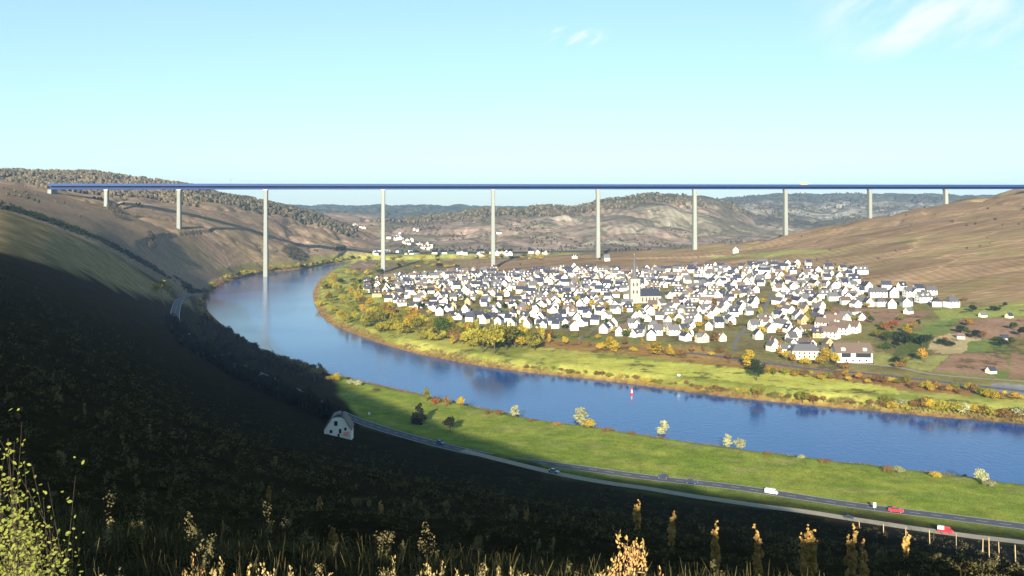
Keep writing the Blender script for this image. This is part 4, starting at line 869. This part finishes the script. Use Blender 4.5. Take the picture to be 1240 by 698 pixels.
# church
def church():
    p = ground(768, 367); r = empty('church', (p.x, p.y, p.z-.5), .12, .82); tag(r, 'village church with square cream tower, needle spire and dark nave roof', 'church')
    tw = MB().box(-6.6, 6.6, -6.6, 6.6, -2, 33).box(-7, 7, -7, 7, 33.01, 34).build('tower', M['stone'], r)
    def oct_(rad, z): return [(rad*math.cos((k+.5)*math.pi/4), rad*math.sin((k+.5)*math.pi/4), z) for k in range(8)]
    sp = MB().loft([oct_(6.4, 34.01), oct_(3.8, 37.5), oct_(3.0, 44), oct_(1.7, 56), oct_(.15, 66)]).build('spire', M['grey_roof'], r)
    MB().tube([(0,0,65.8),(0,0,69)], .15).box(-1,1,-.12,.12,67.4,67.7).build('cross', M['metal'], sp)
    for s in (-2.4, 2.4):
        for z in (24, 14): MB().box(s-.9, s+.9, -6.66, -6.61, z, z+4.4).build('window', M['glass'], r)
    MB().tube([(0,-6.7,21.5),(0,-6.62,21.5)], 1.5, 16).build('clock_face', M['white_paint'], r)
    n = empty('nave', (0, 0, 0)); n.parent = r
    bpy.data.objects.remove(n)
    MB().prism_x([(-7.5,-2),(7.5,-2),(7.5,11),(0,20),(-7.5,11)][::-1], 6.7, 36).build('wall', M['stone'], r)
    b = MB(); sl = 9/7.5
    for s in (-1, 1):
        lo = [(6.7, s*8.1, 11-.6*sl), (38, s*8.1, 11-.6*sl), (34, 0, 20.1), (6.7, 0, 20.1)]; hi = [(x, y, z+.4) for x, y, z in lo]; b.loft([lo, hi] if s < 0 else [lo[::-1], hi[::-1]])
    b.build('roof', M['slate'], r)
    for k in range(5): MB().prism_y([(10+k*5-.8, 3), (10+k*5+.8, 3), (10+k*5+.8, 8), (10+k*5, 9.3), (10+k*5-.8, 8)], -7.56, -7.51).build('window', M['glass'], r)
church()

# house in the shade of the near slope
def shade_house():
    p = ground(409, 529); r = empty('farmhouse', (p.x, p.y, p.z), .08, .70); tag(r, 'pale farmhouse with clipped gable standing alone on the dark slope', 'house')
    hw = 9.3; e = 4.6; top = 13.2; cut = 4.2
    prof = [(-hw, -6), (hw, -6), (hw, e), (cut, top-.6), (-cut, top-.6), (-hw, e)]
    MB().prism_y(prof, 0, 16).build('wall', M['white'], r)
    b = MB(); 
    for s in (-1, 1):
        lo = [(s*(hw+.5), -.7, e-.5), (s*(hw+.5), 16.6, e-.5), (s*cut, 16.6, top-.5), (s*cut, -.7, top-.5)]; hi = [(x+s*.15, y, z+.35) for x, y, z in lo]; b.loft([lo, hi] if s > 0 else [lo[::-1], hi[::-1]])
        lo = [(s*cut, -.7, top-.48), (s*cut, 16.6, top-.48), (0, 13, top+1.6), (0, 3, top+1.6)]; hi = [(x, y, z+.3) for x, y, z in lo]; b.loft([lo, hi] if s > 0 else [lo[::-1], hi[::-1]])
    ro = b.build('roof', M['slate'], r); MB().box(2, 3.1, 5, 6.2, top-1, top+3).build('chimney', M['brick'], ro)
    for x, z, w_, h_ in ((-1.3, 7.6, 2.2, 3.0), (-4.6, 2.6, 1.6, 2.0), (1.6, 2.4, 1.4, 2.8), (5.2, 4.2, 1.5, 1.8)):
        f_ = MB().box(x-w_/2-.15, x+w_/2+.15, -.06, -.01, z-.15, z+h_+.15).build('window', M['stone'], r); MB().box(x-w_/2, x+w_/2, -.1, -.062, z, z+h_).build('pane', M['glass'], f_)
    MB().prism_x([(-2.8,1.9),(-.05,3.2),(-.05,3.4),(-2.8,2.1)], 4.2, 7.6).build('awning', M['awning'], r)
    MB().box(-.2, 1.3, -.08, -.02, -.4, 2.0).build('door', M['bark'], r)
shade_house()

# ------------------------------------------------------------------ vehicles
def car(p, rz, paint, label, kind='saloon', s=1.0):
    van = kind == 'van'; r = empty('van' if van else 'car', p, rz, s); tag(r, label, 'van' if van else 'car')
    if van: pr = [(-2.6,.35),(2.6,.35),(2.65,.9),(2.1,1.15),(1.5,2.05),(1.2,2.15),(-2.55,2.15),(-2.65,1.9)]; gl = [(1.25,1.25),(1.95,1.25),(1.42,1.95),(1.25,1.95)]
    else: pr = [(-2.2,.35),(2.2,.35),(2.25,.7),(2.1,.85),(1.15,.98),(-1.7,1.02),(-2.2,.95),(-2.28,.7)]; gl = None
    MB().loft([[(x, y*.86, z) for x, z in pr] if abs(y) > .8 else [(x, y, z) for x, z in pr] for y in (-.92, -.78, .78, .92)]).build('body', paint, r)
    if not van:
        cb = [(-1.6,1.0),(1.0,.985),(.35,1.42),(.15,1.46),(-1.0,1.46),(-1.25,1.4)]
        c_ = MB().loft([[(x*.97, -.72, z) for x, z in cb[:2]]+[(x, -.6, z) for x, z in cb[2:]], [(x*.97, .72, z) for x, z in cb[:2]]+[(x, .6, z) for x, z in cb[2:]]]).build('cabin', M['glass'], r)
        MB().box(-1.05, .2, -.58, .58, 1.462, 1.5).build('roof_panel', paint, c_)
    else: MB().box(1.3, 1.9, -.80, .80, 1.3, 1.75).build('windscreen', M['glass'], r)
    L_ = 1.45 if not van else 1.75
    for wx in (-L_, L_):
        for wy in (-.82, .82):
            w_ = MB().tube([(wx, wy-.12, .33), (wx, wy+.12, .33)], .33, 12).build('wheel', M['rubber'], r); MB().tube([(wx, wy-.13, .33), (wx, wy+.13, .33)], .17, 8).build('rim', M['metal'], w_)
    for s_ in (-.62, .62):
        hx = 2.26 if not van else 2.66; MB().box(hx-.04, hx, s_-.16, s_+.16, .62, .78).build('headlight', M['white_paint'], r); MB().box(-hx-.02, -hx+.03, s_-.14, s_+.14, .68, .85).build('tail_light', M['red'], r)
    return r
def on_road(nm, px, lane):
    P, z, wd = ROADS[nm]; P2, z2 = dense(P, z, 1.0); pxs = CX+F*P2[:,0]/P2[:,1]; m = P2[:,1] < 700; i = int(np.argmin(np.where(m, np.abs(pxs-px), 1e9)))
    d = P2[i+1]-P2[i-1]; d /= np.linalg.norm(d); return Vector((P2[i][0]-d[1]*lane, P2[i][1]+d[0]*lane, z2[i]+.06)), math.atan2(d[1], d[0])
for nm, px, lane, fl, paint, kd, s, lab in [
 ('river_road', 802, 1.9, 1, 'dark_paint', 'saloon', 1.15, 'dark car where the river road leaves the shadow'), ('river_road', 838, -1.9, 0, 'dark_paint', 'saloon', 1.2, 'dark blue car in sunlight just right of the shadow edge'),
 ('river_road', 936, -1.9, 0, 'white_paint', 'van', 1.0, 'white van on river road between dark car and red car'), ('river_road', 1086, -1.9, 0, 'red', 'saloon', 1.25, 'red car on the sunlit river road by green meadow'),
 ('service_road', 1143, 0, 0, 'red', 'van', 1.0, 'red and white van on the pale service road'), ('service_road', 1029, 0, 0, 'dark_paint', 'saloon', .8, 'small dark car on the pale service road'),
 ('river_road', 530, 1.5, 0, 'blue_paint', 'saloon', 1.1, 'pale blue car in deep shade near the farmhouse'), ('service_road', 671, 0, 0, 'silver', 'saloon', 1.15, 'silver car in the shade on the service road')]:
    p, a = on_road(nm, px, lane); c_ = car(p, a+math.pi*fl, M[paint], lab, kd, s)
    if 'red and white' in lab: MB().box(-2.62, -.4, -.93, .93, 1.25, 2.17).build('cargo_panel', M['white_paint'], c_)
# road-side posts
def post(name, p, h, r_, label, cat, mat, group=None, lean=0.0):
    o = MB().tube([(0,0,-.3),(lean*.5,0,h*.5),(lean,0,h)], [r_, r_*.9, r_*.8], 6).build(name, M[mat]); o.location = p; tag(o, label, cat, group); return o
S = [(1041,640,2.6),(1070,646,3.2),(1097,651,3.6),(1126,661,5),(1131,655,3),(1158,665,5.2),(1190,671,4.6),(1198,676,6),(1210,672,4),(1230,684,5.4)]
for n_, (px, py, h) in enumerate(S): post('wooden_post', ground(px, py), h, .16, 'weathered wooden post, %s from left below the pale service road' % ordinal(n_+1), 'post', 'post', 'wooden posts below the service road', hr.uniform(-.25,.25))
def sign(px, py, lab, w_=.7, h_=1.2):
    r = empty('road_sign', ground(px, py), .1); tag(r, lab, 'sign'); MB().tube([(0,0,-.2),(0,0,2.4)], .06).build('pole', M['metal'], r); MB().box(-w_/2, w_/2, -.1, -.06, 1.4, 1.4+h_).build('panel', M['white_paint'], r)
sign(1059, 619, 'white road sign beside the red car on river road', 1.2, 2); sign(822, 458, 'small white board standing alone in the yellow meadow', 1.8, 1.3); sign(447, 505, 'small pale board in shade right of the farmhouse', 1.2, 1.3)
post('lamp_post', ground(775, 573), 7, .14, 'dark pole standing where shadow meets the sunlit meadow', 'pole', 'bark'); post('lamp_post', ground(932, 594), 5.5, .13, 'dark pole beside the white van on the river road', 'pole', 'bark')
post('bank_post', ground(976, 563), 2.6, .2, 'short dark post on near bank of the river', 'post', 'bark')
# river marker
def buoy():
    x, y = G(765, 478); r = empty('river_buoy', (x, y, 0)); tag(r, 'red and white buoy floating in the blue river', 'buoy')
    MB().tube([(0,0,-.5),(0,0,.1),(0,0,1.0),(0,0,1.2)], [1.1,1.3,1.2,.5], 12).build('float', M['red'], r); MB().tube([(0,0,1.21),(0,0,3.4)], [.55,.3], 8).build('marker_cone', M['white_paint'], r); MB().tube([(0,0,3.41),(0,0,4.6)], [.65,.65], 8).build('topmark', M['red'], r)
buoy()

# ------------------------------------------------------------------ the near slope's growth
def undergrowth():
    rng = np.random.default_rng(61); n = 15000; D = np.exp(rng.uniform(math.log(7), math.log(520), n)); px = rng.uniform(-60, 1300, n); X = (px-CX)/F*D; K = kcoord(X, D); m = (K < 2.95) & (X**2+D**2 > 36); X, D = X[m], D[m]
    Z = H(X, D); s = np.clip(D*.006, .1, 1.1)*(.5+rng.random(len(D))*1.1)
    v, fq = leaf_cloud(np.stack([X, D, Z+s*.35], 1), s, 1, .1, rng) if False else (None, None)
    k = 16; nn = len(D); cen = np.repeat(np.stack([X, D, Z+s*.3], 1), k, 0); sc = np.repeat(s, k); N_ = nn*k
    d = rng.normal(size=(N_, 3)); d /= np.linalg.norm(d, axis=1)[:, None]; P = cen+d*(sc*rng.random(N_)**.5)[:, None]*np.array((1, 1, .7)); a = rng.normal(size=(N_, 3)); a /= np.linalg.norm(a, axis=1)[:, None]; b = np.cross(a, d); q = (sc*.22)[:, None]
    V_ = np.stack([P-a*q, P-b*q*.6, P+a*q, P+b*q*.6], 1).reshape(-1, 3)
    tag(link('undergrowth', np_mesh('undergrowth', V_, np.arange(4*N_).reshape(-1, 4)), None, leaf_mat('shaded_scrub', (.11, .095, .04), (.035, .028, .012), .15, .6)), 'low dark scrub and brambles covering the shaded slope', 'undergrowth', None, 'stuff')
    n = 20000; D = rng.uniform(9, 60, n); px = rng.uniform(-80, 1320, n); X = (px-CX)/F*D; Z = H(X, D); h = (.12+.5*rng.random(n)**2)*(1+D/60); a = rng.uniform(0, 6.28, n); w_ = .004+.0008*D; ln = rng.normal(size=(n, 2))*.25*h[:, None]
    V_ = np.stack([np.stack([X-w_*np.cos(a), D-w_*np.sin(a), Z-.03], 1), np.stack([X+w_*np.cos(a), D+w_*np.sin(a), Z-.03], 1), np.stack([X+ln[:,0]+w_*.2, D+ln[:,1], Z+h], 1), np.stack([X+ln[:,0]-w_*.2, D+ln[:,1], Z+h], 1)], 1).reshape(-1, 3)
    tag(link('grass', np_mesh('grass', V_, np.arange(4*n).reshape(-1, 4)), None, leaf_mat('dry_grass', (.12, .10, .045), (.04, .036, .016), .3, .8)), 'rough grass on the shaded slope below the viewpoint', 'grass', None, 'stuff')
undergrowth()
def dry_weeds():
    rng = np.random.default_rng(62); n = 230; D = np.exp(rng.uniform(math.log(16), math.log(170), n)); px = rng.uniform(0, 1240, n); X = (px-CX)/F*D; Z = H(X, D); hh = rng.uniform(.3, 1.1, n)*(1+D/120); V_ = []; F_ = []; off = 0
    for i in range(n):
        k = rng.integers(3, 8); c = np.stack([X[i]+rng.normal(size=k)*.12*hh[i], D[i]+rng.normal(size=k)*.12*hh[i], Z[i]+hh[i]*rng.uniform(.35, 1, k)], 1); v, fq = leaf_cloud(c, np.full(k, .12*hh[i]), 30*k, .010+.0006*D[i], rng, 1.8); V_.append(v); F_.append(fq+off); off += len(v)
    tag(link('dry_weeds', np_mesh('dry_weeds', np.concatenate(V_), np.concatenate(F_)), None, leaf_mat('dry_weed', (.28, .22, .10), (.12, .11, .05), .3, 1.0)), 'straw coloured weeds scattered over the shaded slope', 'weeds', None, 'stuff')
dry_weeds()
# golden shrubs whose tops reach the low sun
S = [(325,500,8),(387,522,12),(460,540,14),(637,575,12),(665,594,14),(714,606,18),(745,612,8),(772,622,22),(812,636,22),(868,660,38),(918,672,36),(975,690,38),(985,692,30),(1033,706,42),(1098,712,38),(1048,690,12),(400,636,10)]
TIP = leaf_mat('straw_gold_leaf', (.55, .36, .12), (.30, .17, .05), .2, 2.5)
def shade_z(x, y):
    """height of the edge of the hill's shadow above a spot"""
    t_ = np.linspace(2, 700, 500); return float(np.max(H(x-LX*t_, y-LY*t_)-t_*math.tan(SUN_EL)))
for n_, (px, py, hp) in enumerate(S):
    # along this bearing choose the spot where the shadow skims the ground closest
    Ds = np.linspace(55, 230, 60); X = (px-CX)/F*Ds; Z = H(X, Ds); gap = np.array([shade_z(a, b) for a, b in zip(X, Ds)])-Z
    i = None
    x, y = X[0], Ds[0]
    best = min(range(60), key=lambda k: abs((Y0+(EYE-Z[k]-max(gap[k], 0))*F/Ds[k])-(py-4))+.8*max(gap[k], 0))
    x, y, z, gp = X[best], Ds[best], Z[best], max(gap[best], 0)
    hp *= .62; h = gp + hp*y/F; short = gp > 5.5; h = min(h, 2.2+hp*.04) if short else h
    r = empty('golden_shrub', (x, y, z), hr.random()*6.28); tag(r, 'upright straw-gold shrub, %s from left on the dark slope' % ordinal(n_+1), 'shrub', 'golden shrubs on the dark slope'); 
    rng = np.random.default_rng(900+n_); b = MB(); cents = []; rads = []
    wd_ = hp*y/F*.2
    wd_ = max(wd_, .35)
    for k in range(3):
        a = rng.random()*6.28; sp_ = wd_*(.25+.8*rng.random()); hk = h*(1, .86, .72)[k]; t_ = Vector((math.cos(a)*sp_, math.sin(a)*sp_, hk)); b.tube([(0,0,-.2), (t_.x*.6, t_.y*.6, hk*.5), t_], [.04,.025,.006], 5)
        for q in range(16):
            f_ = .30+.68*q/15; rr_ = wd_*.62*math.sin(math.pi*min(1, (f_-.22)*1.02/.80))**.7*rng.uniform(.5, 1.0)
            cents.append((t_.x*f_+rng.normal()*wd_*.22, t_.y*f_+rng.normal()*wd_*.22, hk*f_)); rads.append(max(rr_, .05))
    v, fq = leaf_cloud(cents, rads, 2600, .022+.0005*y, rng, 1.25); link('foliage', np_mesh('foliage', v, fq), r, TIP); b.build('stem', M['bark'], r)

# sunlit bush at lower left and seed heads along the bottom edge
def at_ray(px, py, D): return Vector(((px-CX)/F*D, D, EYE-(py-Y0)*D/F))
def leaf_blade(V_, F_, p, d, n_, ln, w_):
    d = d.normalized(); s = d.cross(n_).normalized(); k = len(V_)
    V_ += [p, p+d*ln*.35+s*w_*.5, p+d*ln*.7+s*w_*.4, p+d*ln, p+d*ln*.7-s*w_*.4, p+d*ln*.35-s*w_*.5]; F_ += [(k, k+1, k+2, k+3), (k, k+3, k+4, k+5)]
def sun_bush():
    rnd = random.Random(31); D = 6.0; gx, gy = -2.6, 5.6; g0 = gz(gx, gy); r = empty('leafy_bush', (gx, gy, g0)); tag(r, 'sunlit yellow-green leafy bush at the lower left corner', 'bush'); o_ = Vector((gx, gy, g0))
    V_, F_ = [], []; b = MB()
    targets = []
    for _ in range(210):
        px = abs(rnd.gauss(0, 52)); px = px if px < 118 else rnd.uniform(0, 60); py = rnd.uniform(505, 725)
        if py < 600 and rnd.random() < .72: continue
        if px > 26+(py-500)*.50 and rnd.random() < .9: continue
        targets.append((px-rnd.choice([0, 0, 30]), py))
    for px, py in targets:
        Dd = rnd.uniform(5.0, 6.6); t_ = at_ray(px, py, Dd)-o_; m_ = Vector((t_.x*.45+rnd.gauss(0,.12), t_.y*.35+rnd.gauss(0,.12), t_.z*.62)); k_ = m_.lerp(t_, .5)+Vector((rnd.gauss(0,.05), rnd.gauss(0,.05), .03)); b.tube([(rnd.uniform(-.4,.4), rnd.uniform(-.3,.3), -.1), m_, k_, t_], [.004, .0022, .0015, .0007], 4)
        for k in range(34):
            f_ = rnd.random()*1.03; p = m_.lerp(t_, f_) + Vector([rnd.gauss(0, .035) for _ in range(3)]); leaf_blade(V_, F_, p, Vector([rnd.gauss(0, 1) for _ in range(2)]+[rnd.gauss(-.1, .6)]), Vector([rnd.gauss(0, .6), rnd.gauss(-.9, .4), rnd.gauss(.5, .5)]), rnd.uniform(.016, .034), rnd.uniform(.010, .02))
    me = bpy.data.meshes.new('leaves'); me.from_pydata(V_, [], F_); link('leaves', me, r, leaf_mat('sunlit_leaf', (.36, .37, .085), (.20, .23, .05), .3, 5)); b.build('branches', M['bark'], r)
sun_bush()
def seed_tuft(px, py, D, hp, n, wpx, label, leaf, seed, nm='dry_plant', cat='plant'):
    """dry stems whose heads stand in the sun; hp is the height of the tips over the base in picture rows"""
    rnd = random.Random(seed); tip0 = at_ray(px, py, D); g0 = gz(tip0.x, tip0.y); r = empty(nm, (tip0.x, tip0.y, g0)); tag(r, label, cat, 'dry plants along the bottom edge')
    b = MB(); V_, F_ = [], []
    for k in range(n):
        tx = rnd.gauss(0, wpx*.45)*D/F; tz = tip0.z-g0-(0 if hp > 50 else 7*D/F)-abs(rnd.gauss(0, hp*.5))*D/F; ty = rnd.uniform(-.15, .15); t_ = Vector((tx, ty, max(tz, .1))); m_ = Vector((tx*.3, ty*.5, t_.z*.55)); b.tube([(rnd.uniform(-.04,.04), rnd.uniform(-.04,.04), -.05), m_, t_], [.004, .003, .0015], 4)
        d = (t_-m_).normalized()
        for q in range(22):
            p = t_-d*rnd.uniform(0, .16)+Vector([rnd.gauss(0, .008) for _ in range(3)]); leaf_blade(V_, F_, p, d+Vector([rnd.gauss(0, .45) for _ in range(3)]), Vector([rnd.gauss(0, 1) for _ in range(3)]), rnd.uniform(.015, .035), rnd.uniform(.007, .014))
    me = bpy.data.meshes.new('seed_heads'); me.from_pydata(V_, [], F_); link('seed_heads', me, r, leaf); b.build('stems', M['bark'], r)
GS = leaf_mat('straw_head', (.50, .37, .16), (.34, .27, .10), .35, 6); GO = leaf_mat('rusty_head', (.55, .30, .12), (.42, .30, .10), .35, 6)
TU = [(130,686,7,12,6,16,'pale'),(232,664,6.5,40,5,12,'rusty'),(262,672,6.5,30,6,12,'pale'),(300,684,6,20,6,24,'rusty'),(325,676,6.5,24,7,24,'pale'),(345,690,6,12,5,14,'pale'),(392,686,7,14,5,16,'pale'),(472,668,7,34,6,8,'pale'),(520,678,7,24,8,20,'pale'),(566,690,7,14,6,18,'pale'),
      (592,682,7,20,8,26,'pale'),(615,690,6.5,14,6,16,'pale'),(648,694,6.5,12,6,14,'pale'),(757,650,6,60,26,40,'rusty'),(727,686,6,22,6,20,'pale'),(880,694,7,12,5,14,'pale')]
for n_, (px, py, D, hp, n, wpx, kd) in enumerate(TU):
    big = n > 20
    seed_tuft(px, py, D, hp, n, wpx, ('large golden spiky dry plant standing up at bottom centre' if big else '%s dry seed head plant, %s from left along the bottom edge' % (kd, ordinal(n_+1))), GO if kd == 'rusty' else GS, 40+n_)
# ------------------------------------------------------------------ air, sky, sun, camera
def haze():
    o = MB().box(-9000, 9000, -500, 15000, -8, 420).build('haze', None); m, nt, out = new_mat('haze_air'); v = nt.nodes.new('ShaderNodeVolumePrincipled')
    v.inputs['Color'].default_value = (.40, .62, 1, 1); v.inputs['Density'].default_value = HAZE; v.inputs['Anisotropy'].default_value = 0.0; nt.links.new(v.outputs[0], out.inputs['Volume'])
    o.data.materials.append(m); tag(o, 'thin pale blue haze filling the valley air', 'haze', None, 'stuff')
HAZE = 5e-5
haze()
wd = bpy.data.worlds.new('World'); bpy.context.scene.world = wd; wd.use_nodes = True; nt = wd.node_tree; nt.nodes.clear(); L = nt.links.new
sky = nt.nodes.new('ShaderNodeTexSky'); sky.sky_type = 'NISHITA'; sky.sun_disc = False; sky.sun_elevation = SUN_EL; sky.sun_rotation = math.pi+SUN_AZ; sky.air_density = 1.0; sky.dust_density = .3; sky.ozone_density = 2.0; sky.altitude = 100
tc = nt.nodes.new('ShaderNodeTexCoord')
tint = nt.nodes.new('ShaderNodeVectorMath'); tint.operation = 'MULTIPLY'; tint.inputs[1].default_value = (1.30, 1.60, 1.60)
gm_ = nt.nodes.new('ShaderNodeGamma'); gm_.inputs[1].default_value = .70; L(sky.outputs[0], gm_.inputs[0]); L(gm_.outputs[0], tint.inputs[0])
# thin clouds, fixed in the sky by direction
def cloud(az0, az1, el0, el1, scale, lo, hi, seedz):
    """mask for a soft patch of cirrus between two bearings (px in the photograph turned into direction tangents)"""
    sp = nt.nodes.new('ShaderNodeSeparateXYZ'); L(tc.outputs['Generated'], sp.inputs[0])
    def mt(op, a, b=None):
        n = nt.nodes.new('ShaderNodeMath'); n.operation = op
        for i_, q in enumerate((a, b)):
            if q is None: continue
            if isinstance(q, (int, float)): n.inputs[i_].default_value = q
            else: L(q, n.inputs[i_])
        return n.outputs[0]
    ym = mt('MAXIMUM', sp.outputs[1], .05); u_ = mt('DIVIDE', sp.outputs[0], ym); v_ = mt('DIVIDE', sp.outputs[2], ym)
    sh = mt('ADD', mt('MULTIPLY', u_, .5), v_)
    cb = nt.nodes.new('ShaderNodeCombineXYZ'); L(u_, cb.inputs[0]); L(mt('MULTIPLY', mt('SUBTRACT', v_, mt('MULTIPLY', u_, .6)), 2.2), cb.inputs[1]); cb.inputs[2].default_value = seedz
    no = nt.nodes.new('ShaderNodeTexNoise'); no.inputs['Scale'].default_value = scale; no.inputs['Detail'].default_value = 6; no.inputs['Roughness'].default_value = .55; L(cb.outputs[0], no.inputs['Vector'])
    mr = nt.nodes.new('ShaderNodeMapRange'); mr.interpolation_type = 'SMOOTHSTEP'; L(no.outputs['Fac'], mr.inputs[0]); mr.inputs[1].default_value = lo; mr.inputs[2].default_value = hi
    def win(q, a, b):
        e = (b-a)*.35; n1 = nt.nodes.new('ShaderNodeMapRange'); n1.interpolation_type = 'SMOOTHSTEP'; L(q, n1.inputs[0]); n1.inputs[1].default_value = a; n1.inputs[2].default_value = a+e
        n2 = nt.nodes.new('ShaderNodeMapRange'); n2.interpolation_type = 'SMOOTHSTEP'; L(q, n2.inputs[0]); n2.inputs[1].default_value = b-e; n2.inputs[2].default_value = b; n2.inputs[3].default_value = 1; n2.inputs[4].default_value = 0
        return mt('MULTIPLY', n1.outputs[0], n2.outputs[0])
    return mt('MULTIPLY', mr.outputs[0], mt('MULTIPLY', win(u_, az0, az1), win(v_, el0, el1)))
tg = lambda px: (px-CX)/F
te = lambda py: (Y0-py)/F
cur = tint.outputs[0]
for args in ((tg(950), tg(1290), te(84), te(-40), 8, .40, .66, 1.0), (tg(640), tg(745), te(58), te(30), 34, .44, .70, 4.0), (tg(1200), tg(1400), te(90), te(10), 8, .45, .6, 2.0)):
    m_ = cloud(*args); mx = nt.nodes.new('ShaderNodeMix'); mx.data_type = 'RGBA'; L(m_, mx.inputs[0]); L(cur, mx.inputs[6]); mx.inputs[7].default_value = (5.5, 6.1, 6.2, 1); cur = mx.outputs[2]
bg = nt.nodes.new('ShaderNodeBackground'); bg.inputs[1].default_value = .065; L(cur, bg.inputs[0]); wo = nt.nodes.new('ShaderNodeOutputWorld'); L(bg.outputs[0], wo.inputs[0])
sl = bpy.data.lights.new('sun', 'SUN'); sl.energy = 5.0; sl.angle = math.radians(.5); sl.color = (1, .91, .74); so = bpy.data.objects.new('sun', sl); C.objects.link(so)
so.rotation_euler = Vector((LX*math.cos(SUN_EL), LY*math.cos(SUN_EL), -math.sin(SUN_EL))).to_track_quat('-Z', 'Y').to_euler()
cd = bpy.data.cameras.new('camera'); co = bpy.data.objects.new('camera', cd); C.objects.link(co); co.location = (0, 0, EYE); co.rotation_euler = (math.pi/2, 0, 0)
cd.sensor_width = 36; cd.lens = 36*F/1240; cd.shift_y = -(349-Y0)/1240; cd.clip_start = .1; cd.clip_end = 60000
sc = bpy.context.scene; sc.camera = co
sc.view_settings.view_transform = 'Standard'; sc.view_settings.look = 'None'; sc.view_settings.exposure = 1.45; sc.view_settings.gamma = 1
sc.cycles.max_bounces = 5; sc.cycles.diffuse_bounces = 2; sc.cycles.volume_bounces = 0; sc.cycles.use_denoising = True
print('done')
